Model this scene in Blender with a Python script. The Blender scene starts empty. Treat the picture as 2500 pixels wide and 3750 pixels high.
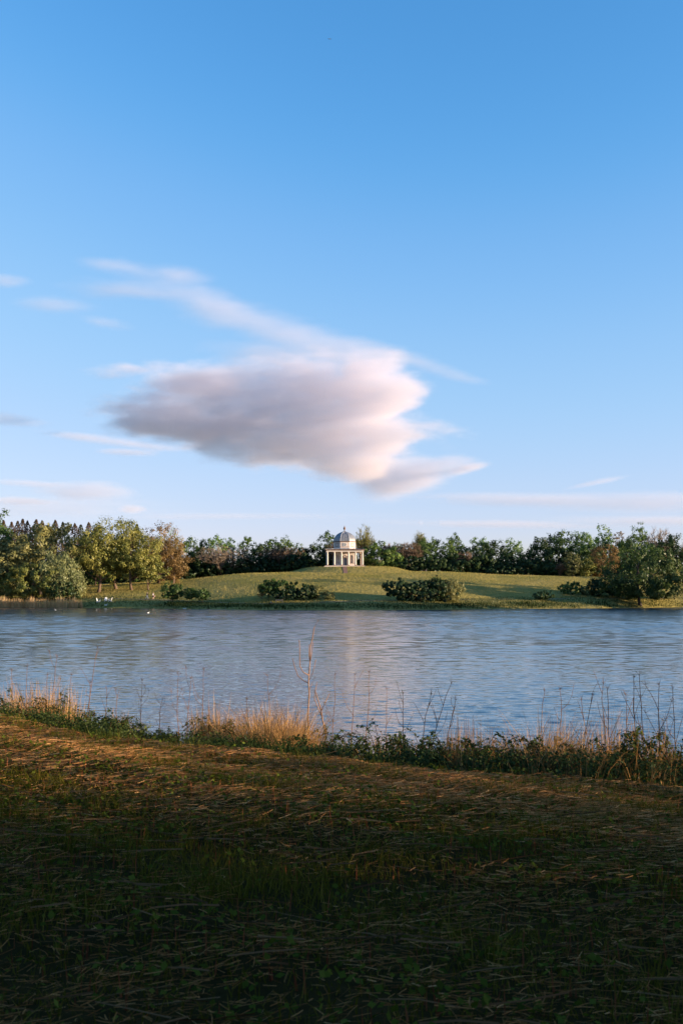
import bpy, math, random
import numpy as np
from mathutils import Vector, Matrix, noise as mnoise
R = math.radians
sc = bpy.context.scene
# ---------------------------------------------------------------- camera
FPX, HZ, CAMZ = 3646.0, 2165.0, 4.0            # focal length and horizon row of a 2500 x 3750 frame, eye height over the lake
PITCH = math.atan((HZ - 1875) / FPX)
cam = bpy.data.objects.new('camera', bpy.data.cameras.new('camera')); sc.collection.objects.link(cam); sc.camera = cam
cam.location = (0, 0, CAMZ); cam.rotation_euler = (R(90) + PITCH, 0, 0)
cam.data.sensor_fit = 'HORIZONTAL'; cam.data.sensor_width = 24; cam.data.lens = 24 * FPX / 2500
cam.data.clip_start = .1; cam.data.clip_end = 20000
cam.data.dof.use_dof = True; cam.data.dof.focus_distance = 90; cam.data.dof.aperture_fstop = 5.6
# ---------------------------------------------------------------- sky and sun
SUN_EL, SUN_AZ = R(6.6), R(14)
sdir = Vector((math.cos(SUN_AZ) * math.cos(SUN_EL), -math.sin(SUN_AZ) * math.cos(SUN_EL), math.sin(SUN_EL)))
w = bpy.data.worlds.new('World'); sc.world = w; w.use_nodes = True
nt = w.node_tree; bg = nt.nodes['Background']
sky = nt.nodes.new('ShaderNodeTexSky'); sky.sky_type = 'NISHITA'; sky.sun_disc = False
sky.sun_elevation = SUN_EL; sky.sun_rotation = math.atan2(sdir.x, sdir.y)
sky.air_density = 1.0; sky.dust_density = .3; sky.ozone_density = 2.0
# the camera's colour response to the sky: one tone curve a channel, in display units (strength x 2^exposure = .24)
def vscale(src, f):
    n = nt.nodes.new('ShaderNodeVectorMath'); n.operation = 'SCALE'; nt.links.new(src, n.inputs[0]); n.inputs['Scale'].default_value = f; return n.outputs[0]
cv = nt.nodes.new('ShaderNodeRGBCurve'); cm = cv.mapping; cm.use_clip = False; cm.extend = 'EXTRAPOLATED'
for ch, pts in enumerate((((.124, .090), (.188, .215), (.271, .345), (.538, .60), (1.5, 1.25)), ((.2246, .325), (.335, .495), (.455, .61), (.674, .72), (1.5, 1.15)), ((.3635, .725), (.474, .885), (.568, .945), (.8, 1.03), (1.5, 1.3)))):
    c = cm.curves[ch]; c.points[0].location = (0, 0); c.points[1].location = pts[-1]
    for q in pts[:-1]: c.points.new(*q)
    for q in c.points: q.handle_type = 'AUTO_CLAMPED'
cm.update()
nt.links.new(vscale(sky.outputs[0], .24), cv.inputs['Color']); nt.links.new(vscale(cv.outputs[0], 1 / .24), bg.inputs[0]); bg.inputs[1].default_value = .08
sun = bpy.data.lights.new('sun', 'SUN'); sun.energy = 4.6; sun.color = (1, .77, .53); sun.angle = R(.5)
so = bpy.data.objects.new('sun', sun); sc.collection.objects.link(so); so.rotation_euler = sdir.to_track_quat('Z', 'Y').to_euler()
sc.view_settings.view_transform = 'Standard'; sc.view_settings.look = 'None'; sc.view_settings.exposure = 1.585; sc.view_settings.gamma = 1
sc.cycles.volume_bounces = 3; sc.cycles.max_bounces = 8; sc.cycles.diffuse_bounces = 3; sc.cycles.transparent_max_bounces = 8
sc.cycles.use_denoising = True
# ---------------------------------------------------------------- helpers
SX, SY = math.cos(SUN_AZ), math.sin(SUN_AZ)
LX, LY = math.cos(R(29)), math.sin(R(29))                 # the line of the near bank
def at(px, py, Y):
    u = (px - 1250) / FPX; v = (1875 - py) / FPX
    d = Vector((u, math.cos(PITCH) - v * math.sin(PITCH), math.sin(PITCH) + v * math.cos(PITCH)))
    return Vector((0, 0, CAMZ)) + d * (Y / d.y)
def X(px, Y): return (px - 1250) / FPX * Y * 1.0
def link(o, parent=None):
    sc.collection.objects.link(o)
    if parent is not None: o.parent = parent
    return o
def tag(o, label=None, cat=None, group=None, kind=None):
    if label: o['label'] = label
    if cat: o['category'] = cat
    if group: o['group'] = group
    if kind: o['kind'] = kind
    return o
def empty(name, loc=(0, 0, 0), rz=0.0):
    o = bpy.data.objects.new(name, None); sc.collection.objects.link(o); o.location = loc; o.rotation_euler = (0, 0, rz); o.empty_display_size = .2
    return o
def mesh_np(name, V, F, mat, parent=None, tint=None, smooth=False, matidx=None):
    """V (n,3) array; F (m,k) int array of quads or triangles."""
    Fs = [np.asarray(F)]
    Fs = [np.asarray(f, dtype=np.int32) for f in Fs if len(f)]
    me = bpy.data.meshes.new(name)
    V = np.asarray(V, dtype=np.float32); me.vertices.add(len(V)); me.vertices.foreach_set('co', V.ravel())
    loops = np.concatenate([f.ravel() for f in Fs]); tot = np.concatenate([np.full(len(f), f.shape[1], np.int32) for f in Fs])
    st = np.concatenate([[0], np.cumsum(tot)[:-1]]).astype(np.int32)
    me.loops.add(len(loops)); me.loops.foreach_set('vertex_index', loops.astype(np.int32))
    me.polygons.add(len(tot)); me.polygons.foreach_set('loop_start', st)
    mats = mat if isinstance(mat, (list, tuple)) else [mat]
    for m in mats: me.materials.append(m)
    if matidx is not None: me.polygons.foreach_set('material_index', np.asarray(matidx, np.int32))
    if smooth: me.polygons.foreach_set('use_smooth', np.ones(len(tot), bool))
    if tint is not None:
        at_ = me.attributes.new('tint', 'FLOAT', 'POINT'); at_.data.foreach_set('value', np.asarray(tint, np.float32))
    me.update(calc_edges=True); me.validate()
    return link(bpy.data.objects.new(name, me), parent)
class MB:
    """collects shapes for one mesh"""
    def __init__(s): s.v = []; s.f = {3: [], 4: []}; s.n = 0
    def add(s, V, F):
        V = np.asarray(V, float); s.v.append(V)
        for f in F: s.f.setdefault(len(f), []).append([i + s.n for i in f])
        s.n += len(V); return s
    def box(s, c, d, rz=0.0):
        x, y, z = [q / 2 for q in d]
        V = np.array([(-x, -y, -z), (x, -y, -z), (x, y, -z), (-x, y, -z), (-x, -y, z), (x, -y, z), (x, y, z), (-x, y, z)])
        if rz: V[:, :2] = V[:, :2] @ np.array([[math.cos(rz), math.sin(rz)], [-math.sin(rz), math.cos(rz)]])
        return s.add(V + np.array(c), [(0, 3, 2, 1), (4, 5, 6, 7), (0, 1, 5, 4), (1, 2, 6, 5), (2, 3, 7, 6), (3, 0, 4, 7)])
    def lathe(s, prof, sides=16, c=(0, 0, 0), rot=0.0, cap=True):
        V = []; F = []
        for r, z in prof:
            for k in range(sides):
                a = rot + 2 * math.pi * k / sides; V.append((r * math.cos(a) + c[0], r * math.sin(a) + c[1], z + c[2]))
        for i in range(len(prof) - 1):
            for k in range(sides):
                k2 = (k + 1) % sides; F.append((i * sides + k, i * sides + k2, (i + 1) * sides + k2, (i + 1) * sides + k))
        if cap:
            F.append(tuple(range(sides))[::-1]); F.append(tuple((len(prof) - 1) * sides + k for k in range(sides)))
        return s.add(V, F)
    def tube(s, pts, rad, sides=5, cap=True):
        P = np.asarray(pts, float); n = len(P); rad = [rad] * n if np.isscalar(rad) else list(rad)
        V = []; F = []
        for i in range(n):
            t = P[min(i + 1, n - 1)] - P[max(i - 1, 0)]; t /= (np.linalg.norm(t) + 1e-9)
            a = np.cross(t, (0, 0, 1.0)) if abs(t[2]) < .9 else np.cross(t, (1.0, 0, 0)); a /= np.linalg.norm(a); b = np.cross(a, t)
            r = rad[i]; ra, rb = (r if np.ndim(r) else (r, r))
            for k in range(sides):
                q = 2 * math.pi * k / sides; V.append(P[i] + a * (math.cos(q) * ra) + b * (math.sin(q) * rb))
        for i in range(n - 1):
            for k in range(sides):
                k2 = (k + 1) % sides; F.append((i * sides + k, i * sides + k2, (i + 1) * sides + k2, (i + 1) * sides + k))
        if cap: F.append(tuple(range(sides))[::-1]); F.append(tuple((n - 1) * sides + k for k in range(sides)))
        return s.add(V, F)
    def build(s, name, mat, parent=None, smooth=False):
        me = bpy.data.meshes.new(name)
        V = np.concatenate(s.v); F = [f for k in s.f for f in s.f[k]]
        me.from_pydata([tuple(v) for v in V], [], F); me.materials.append(mat)
        if smooth: me.polygons.foreach_set('use_smooth', np.ones(len(F), bool))
        return link(bpy.data.objects.new(name, me), parent)
# ---------------------------------------------------------------- materials
def nodes(name):
    m = bpy.data.materials.new(name); m.use_nodes = True; t = m.node_tree; t.nodes.clear()
    return m, t, t.nodes.new('ShaderNodeOutputMaterial')
def N_(t, typ, **kw):
    n = t.nodes.new(typ)
    for k, v in kw.items(): setattr(n, k, v)
    return n
def ramp(t, fac, stops):
    n = N_(t, 'ShaderNodeValToRGB'); e = n.color_ramp.elements
    while len(e) < len(stops): e.new(.5)
    for el, (p, c) in zip(e, stops): el.position = p; el.color = (*c, 1)
    t.links.new(fac, n.inputs[0]); return n.outputs[0]
def noise_tex(t, scale, detail=3.0, coord='Position', mapping=None, rough=.55):
    g = N_(t, 'ShaderNodeNewGeometry').outputs['Position'] if coord == 'Position' else N_(t, 'ShaderNodeTexCoord').outputs[coord]
    if mapping:
        mp = N_(t, 'ShaderNodeVectorMath', operation='MULTIPLY'); t.links.new(g, mp.inputs[0]); mp.inputs[1].default_value = mapping; g = mp.outputs[0]
    n = N_(t, 'ShaderNodeTexNoise'); t.links.new(g, n.inputs['Vector']); n.inputs['Scale'].default_value = scale; n.inputs['Detail'].default_value = detail; n.inputs['Roughness'].default_value = rough
    return n.outputs['Fac']
def leaf_mat(name, stops, trans=.35, gloss=.012, patch=None):
    """foliage: colour by each leaf's own tint, light passing through"""
    m, t, o = nodes(name)
    a = N_(t, 'ShaderNodeAttribute', attribute_name='tint').outputs['Fac']
    if patch:
        pn = noise_tex(t, patch, 2.0)
        mx = N_(t, 'ShaderNodeMath', operation='MULTIPLY_ADD'); t.links.new(pn, mx.inputs[0]); mx.inputs[1].default_value = 1.2
        sb = N_(t, 'ShaderNodeMath', operation='SUBTRACT'); t.links.new(a, sb.inputs[0]); sb.inputs[1].default_value = .6; t.links.new(sb.outputs[0], mx.inputs[2]); a = mx.outputs[0]
    col = ramp(t, a, stops)
    d = N_(t, 'ShaderNodeBsdfDiffuse'); tr = N_(t, 'ShaderNodeBsdfTranslucent'); mix = N_(t, 'ShaderNodeMixShader'); mix.inputs[0].default_value = trans
    t.links.new(col, d.inputs[0]); t.links.new(col, tr.inputs[0]); t.links.new(d.outputs[0], mix.inputs[1]); t.links.new(tr.outputs[0], mix.inputs[2])
    g = N_(t, 'ShaderNodeBsdfGlossy'); g.inputs['Roughness'].default_value = .45; g.inputs[0].default_value = (1, 1, 1, 1)
    m2 = N_(t, 'ShaderNodeMixShader'); m2.inputs[0].default_value = gloss; t.links.new(mix.outputs[0], m2.inputs[1]); t.links.new(g.outputs[0], m2.inputs[2])
    t.links.new(m2.outputs[0], o.inputs[0]); return m
def solid(name, c1, c2=None, scale=8.0, rough=.7, bump=0.0, metallic=0.0, mapping=None, coord='Position'):
    m, t, o = nodes(name); b = N_(t, 'ShaderNodeBsdfPrincipled'); b.inputs['Roughness'].default_value = rough; b.inputs['Metallic'].default_value = metallic
    f = noise_tex(t, scale, 4.0, coord, mapping)
    t.links.new(ramp(t, f, [(.3, c1), (.7, c2 or c1)]), b.inputs['Base Color'])
    if bump:
        bp = N_(t, 'ShaderNodeBump'); bp.inputs['Strength'].default_value = 1; bp.inputs['Distance'].default_value = bump; t.links.new(f, bp.inputs['Height']); t.links.new(bp.outputs[0], b.inputs['Normal'])
    t.links.new(b.outputs[0], o.inputs[0]); return m
M = {}
def lm(k, c1, c2, c3, **kw): M[k] = leaf_mat(k, [(.12, c1), (.5, c2), (.9, c3)], **kw)
lm('leaf_green', (.038, .074, .019), (.081, .135, .032), (.149, .203, .049))
lm('leaf_bright', (.054, .116, .025), (.132, .217, .047), (.233, .310, .070))
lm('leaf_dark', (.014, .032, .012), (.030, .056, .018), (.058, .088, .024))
lm('leaf_olive', (.090, .099, .036), (.172, .168, .057), (.269, .247, .090))
lm('leaf_oak', (.084, .104, .024), (.186, .189, .045), (.312, .278, .072))
lm('leaf_willow', (.077, .101, .040), (.149, .171, .068), (.237, .253, .105))
lm('leaf_brown', (.099, .064, .024), (.182, .116, .044), (.264, .176, .066))
lm('leaf_twig', (.080, .055, .038), (.140, .095, .062), (.220, .155, .105), trans=.1)
lm('leaf_twig_pale', (.120, .095, .070), (.210, .165, .120), (.320, .260, .190), trans=.1)
lm('needle_brown', (.030, .022, .012), (.070, .042, .018), (.130, .072, .028), trans=.1)
lm('needle_green', (.014, .024, .012), (.032, .042, .018), (.070, .062, .026), trans=.1)
lm('reed', (.380, .240, .110), (.580, .390, .190), (.740, .540, .300), trans=.4, gloss=0.0)
lm('lawn_blade', (.150, .160, .036), (.310, .262, .080), (.470, .370, .145), trans=.35, patch=.11, gloss=0.0)
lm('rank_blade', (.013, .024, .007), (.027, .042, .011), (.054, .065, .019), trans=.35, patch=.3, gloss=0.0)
lm('turf_blade', (.040, .038, .004), (.080, .074, .008), (.185, .145, .028), trans=.4, gloss=0.0)
lm('herb_leaf', (.034, .048, .005), (.064, .086, .010), (.120, .140, .022), trans=.35, gloss=.002)
lm('bramble_leaf', (.017, .030, .008), (.038, .058, .014), (.085, .100, .028), trans=.3, gloss=.006)
lm('straw_blade', (.180, .075, .026), (.370, .178, .062), (.640, .385, .170), trans=.2, gloss=0.0)
lm('dry_stem', (.180, .085, .028), (.340, .190, .068), (.560, .360, .155), trans=.2, gloss=0.0)
lm('dark_stem', (.045, .024, .012), (.090, .046, .022), (.160, .085, .040), trans=.0, gloss=0.0)
lm('red_stub', (.090, .028, .014), (.160, .050, .022), (.240, .085, .036), trans=.1, gloss=0.0)
M['bark'] = solid('bark', (.060, .038, .024), (.150, .095, .060), 6, .9, .02)
M['bark_dark'] = solid('bark_dark', (.022, .015, .010), (.055, .036, .024), 6, .9, .02)
M['sapling_bark'] = solid('sapling_bark', (.150, .070, .030), (.260, .125, .050), 30, .6, .002)
M['stone'] = solid('stone', (.47, .39, .335), (.58, .49, .43), 1.4, .85, .01)
M['stone_pale'] = solid('stone_pale', (.50, .435, .385), (.61, .535, .48), 1.2, .85, .005)
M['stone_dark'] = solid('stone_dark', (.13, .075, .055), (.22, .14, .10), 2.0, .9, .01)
M['lead'] = solid('lead', (.13, .14, .155), (.22, .23, .25), 1.5, .42, .0, .25)
M['lead_pale'] = solid('lead_pale', (.30, .30, .31), (.44, .44, .45), 1.5, .5)
M['door_paint'] = solid('door_paint', (.085, .095, .12), (.11, .12, .15), 3, .5)
M['niche_stone'] = solid('niche_stone', (.36, .325, .295), (.46, .42, .38), 2, .9)
M['white_paint'] = solid('white_paint', (.74, .73, .70), (.82, .81, .79), 5, .5)
M['glass'] = solid('glass', (.03, .035, .04), (.04, .045, .05), 5, .08)
M['wood_grey'] = solid('wood_grey', (.12, .10, .085), (.22, .19, .16), 6, .8, .003)
M['path_gravel'] = solid('path_gravel', (.30, .215, .155), (.42, .31, .23), 1.5, .95, .01)
M['brick_path'] = solid('brick_path', (.18, .085, .055), (.28, .15, .10), 4, .9)
# the lawn sheet, the soil and the water
def ground_mat(name, stops, sc1, sc2, bump):
    m, t, o = nodes(name); b = N_(t, 'ShaderNodeBsdfPrincipled'); b.inputs['Roughness'].default_value = .95; b.inputs['Specular IOR Level'].default_value = 0.0
    f1 = noise_tex(t, sc1, 4.0); f2 = noise_tex(t, sc2, 4.0)
    ad = N_(t, 'ShaderNodeMath', operation='ADD'); t.links.new(f1, ad.inputs[0]); t.links.new(f2, ad.inputs[1])
    hf = N_(t, 'ShaderNodeMath', operation='MULTIPLY'); t.links.new(ad.outputs[0], hf.inputs[0]); hf.inputs[1].default_value = .5
    t.links.new(ramp(t, hf.outputs[0], stops), b.inputs['Base Color'])
    bp = N_(t, 'ShaderNodeBump'); bp.inputs['Distance'].default_value = bump; t.links.new(f2, bp.inputs['Height']); t.links.new(bp.outputs[0], b.inputs['Normal'])
    t.links.new(b.outputs[0], o.inputs[0]); return m
M['lawn'] = ground_mat('lawn', [(.3, (.18, .155, .042)), (.5, (.26, .215, .07)), (.7, (.36, .29, .11))], .07, 1.1, .25)
M['soil'] = ground_mat('soil', [(.3, (.016, .012, .005)), (.5, (.030, .022, .008)), (.7, (.055, .034, .013))], .8, 9.0, .05)
def water_mat():
    m, t, o = nodes('lake_water')
    b = N_(t, 'ShaderNodeBsdfPrincipled'); b.inputs['Base Color'].default_value = (.012, .020, .022, 1); b.inputs['Roughness'].default_value = .04; b.inputs['IOR'].default_value = 2.0
    pos = N_(t, 'ShaderNodeNewGeometry').outputs['Position']
    def layer(scale, mapping, detail, rz):
        mp = N_(t, 'ShaderNodeMapping'); t.links.new(pos, mp.inputs[0]); mp.inputs['Scale'].default_value = mapping; mp.inputs['Rotation'].default_value = (0, 0, rz)
        n = N_(t, 'ShaderNodeTexNoise'); t.links.new(mp.outputs[0], n.inputs['Vector']); n.inputs['Scale'].default_value = scale; n.inputs['Detail'].default_value = detail; n.inputs['Roughness'].default_value = .5
        return n.outputs['Fac']
    a = layer(1.0, (1.5, 3.0, 1), 3.0, R(-10)); gp = layer(1.0, (.03, .06, 1), 3.0, R(15))
    sp = N_(t, 'ShaderNodeSeparateXYZ'); t.links.new(pos, sp.inputs[0]); rf = N_(t, 'ShaderNodeMapRange'); t.links.new(sp.outputs[1], rf.inputs[0])       # out in the open the breeze ruffles the surface
    rf.inputs['From Min'].default_value = 30; rf.inputs['From Max'].default_value = 110; rf.inputs['To Min'].default_value = .06; rf.inputs['To Max'].default_value = .19
    gg = N_(t, 'ShaderNodeMath', operation='MULTIPLY_ADD'); t.links.new(gp, gg.inputs[0]); gg.inputs[1].default_value = .22; gg.inputs[2].default_value = -.11
    ra = N_(t, 'ShaderNodeMath', operation='ADD'); ra.use_clamp = True; t.links.new(rf.outputs[0], ra.inputs[0]); t.links.new(gg.outputs[0], ra.inputs[1]); t.links.new(ra.outputs[0], b.inputs['Roughness'])
    bp = N_(t, 'ShaderNodeBump'); bp.inputs['Distance'].default_value = .010; bp.inputs['Strength'].default_value = 1.0; t.links.new(a, bp.inputs['Height'])
    t.links.new(bp.outputs[0], b.inputs['Normal']); t.links.new(b.outputs[0], o.inputs[0]); return m
M['water'] = water_mat()
# ---------------------------------------------------------------- the lie of the land
def _k(px, py, z): Y = (CAMZ - z) / (py - HZ) * FPX; return X(px, Y), Y
SH = [_k(a, b, 0) for a, b in ((0, 2224), (300, 2226), (600, 2228), (900, 2233), (1260, 2234), (1600, 2232), (1900, 2229), (2200, 2227), (2500, 2223))]
SHX = np.array([-140] + [p[0] for p in SH] + [130]); SHY = np.array([SH[0][1] + 3] + [p[1] for p in SH] + [SH[-1][1] + 4])
PA = []                                                                   # the footpath: x, y, z
for a, b, dy in ((-200, 2192, 18), (0, 2191, 16), (320, 2190, 13), (420, 2193, 11), (620, 2198, 12), (800, 2206, 12), (1000, 2211, 10), (1100, 2209, 11), (1230, 2204, 12), (1400, 2199, 14), (1600, 2196, 14), (1800, 2195, 13), (2000, 2194, 13), (2250, 2192, 12), (2500, 2190, 12), (2800, 2188, 12)):
    Y = np.interp(X(a, 230), SHX, SHY) + dy; PA.append((X(a, Y), Y, CAMZ - (b - HZ) * Y / FPX))
PA = np.array(PA)
CR = []                                                                   # the crest of the lawn: x, z at y = 286
for a, b in ((-400, 2140), (0, 2146), (317, 2145), (500, 2134), (690, 2122), (830, 2106), (920, 2099), (1010, 2096), (1100, 2093), (1260, 2091), (1420, 2091), (1530, 2093), (1650, 2094), (1800, 2104), (2000, 2108), (2200, 2114), (2400, 2127), (2500, 2132), (2900, 2140)):
    p = at(a, b, 286); CR.append((p.x, p.z))
CR = np.array(CR); YC = 286.0
def smooth(t): t = np.clip(t, 0, 1); return t * t * (3 - 2 * t)
def wob(x, y, s, seed=0.0):
    return (np.sin(x * s + 1.3 + seed) * np.cos(y * s * 1.31 + 2.1 + seed) + .5 * np.sin(x * s * 2.3 + y * s * 1.9 + .4 + seed) + .25 * np.sin(x * s * 4.7 - y * s * 5.1 + seed)) / 1.75
NU = np.array([-60, -10, 0, 10.4, 11.0, 12.5, 15, 18, 20.5, 22, 28, 60]); NZ = np.array([3.2, 2.6, 2.4, 1.96, 1.82, 1.35, .88, .42, .06, -.3, -1.4, -2])
def near_z(x, y):
    u = LY * x + LX * y + .35 * wob(x, y, .5, 2.0)
    return np.interp(u, NU, NZ) + .05 * wob(x, y, .9) * (u < 12) + .03 * wob(x, y, 2.7, 4) + .22 * np.exp(-((x + 6.5) ** 2 + (y - 17.5) ** 2) / 14)
def far_z(x, y):
    ys = np.interp(x, SHX, SHY) + .8 * wob(x, x * 0, .21) ; yp = np.interp(x, PA[:, 0], PA[:, 1]); zp = np.interp(x, PA[:, 0], PA[:, 2]); hc = np.interp(x, CR[:, 0], CR[:, 1])
    d = y - ys
    bank = np.where(d < 0, np.maximum(d * .25, -2.0), np.minimum(.45 * np.clip(d / .8, 0, 1) + (zp - .45) * np.clip((d - .8) / np.maximum(yp - ys - 2.2, 1), 0, 1), zp))
    t = np.clip((y - yp - 1.6) / (YC - yp - 1.6), 0, 1); s = t * (1.45 - .45 * t) * .9 + .1 * smooth(t)
    z = np.where(y < yp + 1.6, bank, zp + (hc - zp) * s)
    z = np.where(y > YC, hc - np.minimum((y - YC) * .02, .7) + 7.0 * smooth((y - 322) / 60), z)
    kr = np.hypot((x - X(1285, 291)) / 1.35, (y - 291.5))
    z = z + 1.30 * smooth((14.5 - kr) / 6.0)
    return z + .12 * wob(x, y, .16) * np.clip(d / 20, 0, 1)
def ground_z(x, y):
    x = np.asarray(x, float); y = np.asarray(y, float)
    zr = np.clip((x - (.365 * y + 7) - 2.0 * wob(y, x * 0, .09)) * .25, -2, 2.0); zl = np.clip((-x - (.36 * y + 40)) * .2, -2, 2.0)
    return np.maximum(np.maximum(near_z(x, y), far_z(x, y)), np.where(y < 262, np.maximum(zr, zl), -2.0))
def gz(x, y): return float(ground_z(x, y))
# ---------------------------------------------------------------- ground, path, lake
def axis(parts): return np.unique(np.concatenate([np.arange(a, b, s) for a, b, s in parts]).round(4))
gx = axis([(-3000, -200, 350), (-200, -110, 15), (-110, -12, 2), (-12, 12, .2), (12, 110, 2), (110, 200, 15), (200, 3001, 350)])
gy = axis([(-3000, -60, 420), (-60, -4, 4), (-4, 3, .5), (3, 24, .2), (24, 40, 2), (40, 204, 10), (204, 312, 1.2), (312, 400, 12), (400, 6001, 600)])
GX, GY = np.meshgrid(gx, gy); GZ = ground_z(GX, GY)
nx, ny = len(gx), len(gy); idx = np.arange(nx * ny).reshape(ny, nx)
GF = np.stack([idx[:-1, :-1], idx[:-1, 1:], idx[1:, 1:], idx[1:, :-1]], -1).reshape(-1, 4)
ground = mesh_np('ground', np.stack([GX, GY, GZ], -1).reshape(-1, 3), GF, [M['soil'], M['lawn']], smooth=True, matidx=(GY[:-1, :-1] > 120).ravel().astype(int))
tag(ground, kind='structure')
# the lake surface: real wavelets, finest near the camera
wr = np.random.default_rng(2)
wy = np.concatenate([np.exp(np.concatenate([np.arange(math.log(17), math.log(80), .0024), np.arange(math.log(80), math.log(262), .0040)])), [300]]); wt = np.concatenate([[-50, -12, -4, -1.6, -.8, -.55], np.linspace(-.41, .41, 215), [.55, .8, 1.6, 4, 12, 50]])
WT, WY = np.meshgrid(wt, wy); WX = np.clip(WT * WY, -700, 700); WZ = np.zeros_like(WX)
gust = np.clip(.9 + .35 * wob(WX, WY, .045, 1.0) + .15 * wob(WX, WY, .13, 5.0), .25, 1.35)
shd = np.interp(WX, SHX, SHY) - WY; calm = np.clip((shd - .3) / 4, .1, 1) * np.clip((LY * WX + LX * WY - 19) / 8, .35, 1)
for k in range(136):
    near = k < 46; lam = (.24 * 4.0 ** wr.uniform(0, 1)) if near else (1.5 * 2.1 ** wr.uniform(0, 1)); th = R(-100) + wr.normal() * R(26 if near else 48); kk = 2 * math.pi / lam
    slope = .0185 * (lam / .5) ** -.3 if near else .0135                 # far out, where the mesh is too coarse for ripples, longer wavelets carry the same steepness
    fade = np.clip(lam / (.0027 * WY) / 3 - .5, 0, 1) if near else smooth((WY - 40) / 80)
    WZ += slope / kk * fade * np.sin(kk * (WX * math.cos(th) + WY * math.sin(th)) + wr.uniform(0, 6.28))
WZ *= gust * calm * (np.abs(WT) < .5)
idx = np.arange(WX.size).reshape(WX.shape)
lake = mesh_np('lake', np.stack([WX, WY, WZ], -1).reshape(-1, 3), np.stack([idx[:-1, :-1], idx[:-1, 1:], idx[1:, 1:], idx[1:, :-1]], -1).reshape(-1, 4), M['water'], smooth=True); tag(lake, kind='structure')
def ribbon(name, pts, width, mat, lift=.03, step=1.2):
    pts = np.asarray(pts, float); s = np.concatenate([[0], np.cumsum(np.hypot(*np.diff(pts[:, :2], axis=0).T))]); q = np.arange(0, s[-1], step)
    x = np.interp(q, s, pts[:, 0]); y = np.interp(q, s, pts[:, 1]); k = np.ones(5) / 5
    x[2:-2] = np.convolve(x, k, 'valid'); y[2:-2] = np.convolve(y, k, 'valid')
    tx, ty = np.gradient(x), np.gradient(y); l = np.hypot(tx, ty); V = []
    cols = np.linspace(-.5, .5, 4)
    for c in cols:
        wv = width * (1 + .12 * wob(q, q * 0, .35, c))
        a, b = x - ty / l * wv * c, y + tx / l * wv * c; V.append(np.stack([a, b, ground_z(a, b) + lift], -1))
    V = np.concatenate(V); n = len(q); F = np.concatenate([np.stack([np.arange(n - 1) + c * n, np.arange(1, n) + c * n, np.arange(1, n) + (c + 1) * n, np.arange(n - 1) + (c + 1) * n], -1) for c in range(3)])
    return tag(mesh_np(name, V, F[:, ::-1], mat, smooth=True), kind='structure')
ribbon('footpath', PA, 2.3, M['path_gravel'], .05)
TX, TY = X(1261, 291), 291.0
ribbon('brick_footpath', [(TX + .3, TY - 15), (TX + .1, TY - 10), (TX, TY - 6.1)], 1.2, M['brick_path'], .06, .6)
# ---------------------------------------------------------------- foliage generators
def unit(rng, n): v = rng.normal(size=(n, 3)); return v / np.linalg.norm(v, axis=1, keepdims=True)
def leaf_quads(P, Nrm, size, rng, aspect=.62, droop=None):
    n = len(P); a = np.cross(Nrm, unit(rng, n)); a /= np.linalg.norm(a, axis=1, keepdims=True) + 1e-9
    if droop is not None: a = a * (1 - droop) + np.array([0, 0, -1.0]) * droop; a /= np.linalg.norm(a, axis=1, keepdims=True)
    b = np.cross(Nrm, a); b /= np.linalg.norm(b, axis=1, keepdims=True) + 1e-9
    s = np.asarray(size).reshape(-1, 1) * np.ones((n, 1))
    V = np.stack([P - a * s * .5, P + b * s * aspect * .5 + a * s * .05, P + a * s * .5, P - b * s * aspect * .5 + a * s * .05], 1).reshape(-1, 3)
    return V, np.arange(4 * n).reshape(n, 4)
def envelope(rng):
    k = rng.normal(size=(7, 3)) * np.array([2.2, 2.2, 2.6]); ph = rng.uniform(0, 6.28, 7)
    return lambda d: 1 + .075 * np.sin(d @ k.T + ph).sum(1)
def crown_points(rng, rx, rz, nclump, nleaf, clump, inner=.35, low=.85, flat=.75, cz=0.0):
    """clump centres through a crown's volume, then leaves round them"""
    d = unit(rng, nclump); r = inner + (1 - inner) * rng.uniform(0, 1, nclump) ** .55; env = envelope(rng)
    C = d * r[:, None] * env(d)[:, None] * np.array([rx, rx, rz]) * (1 - .30 * clump / max(rx, .01)); C[:, 2] = np.where(C[:, 2] < 0, C[:, 2] * low, C[:, 2]); C[:, 2] += cz
    cr = clump * rng.uniform(.65, 1.35, nclump); w = cr ** 2; pick = rng.choice(nclump, nleaf, p=w / w.sum())
    e = unit(rng, nleaf); q = rng.uniform(.35, 1, nleaf) ** .5 * (1 + .25 * rng.normal(size=nleaf))
    P = C[pick] + e * (cr[pick] * q)[:, None] * np.array([1, 1, flat])
    Nn = e + .45 * unit(rng, nleaf) + .55 * np.clip(P / np.array([rx, rx, rz]) - np.array([0, 0, cz / max(rz, .1)]), -1, 1) + np.array([0, 0, .15]); Nn /= np.linalg.norm(Nn, axis=1, keepdims=True)
    tint = np.clip(.5 + .16 * rng.normal(size=nclump)[pick] + .09 * rng.normal(size=nleaf), 0, 1)
    return C, P, Nn, tint
def limb(rng, a, b, r0, r1, n=5, sag=.12):
    a = np.asarray(a, float); b = np.asarray(b, float); t = np.linspace(0, 1, n)[:, None]; L = np.linalg.norm(b - a)
    P = a + (b - a) * t; P += np.sin(t * math.pi) * rng.normal(size=3) * L * sag * .5; P[:, 2] += (np.sin(t * math.pi) * L * sag * .6)[:, 0]
    return P, np.linspace(r0, r1, n)
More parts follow.
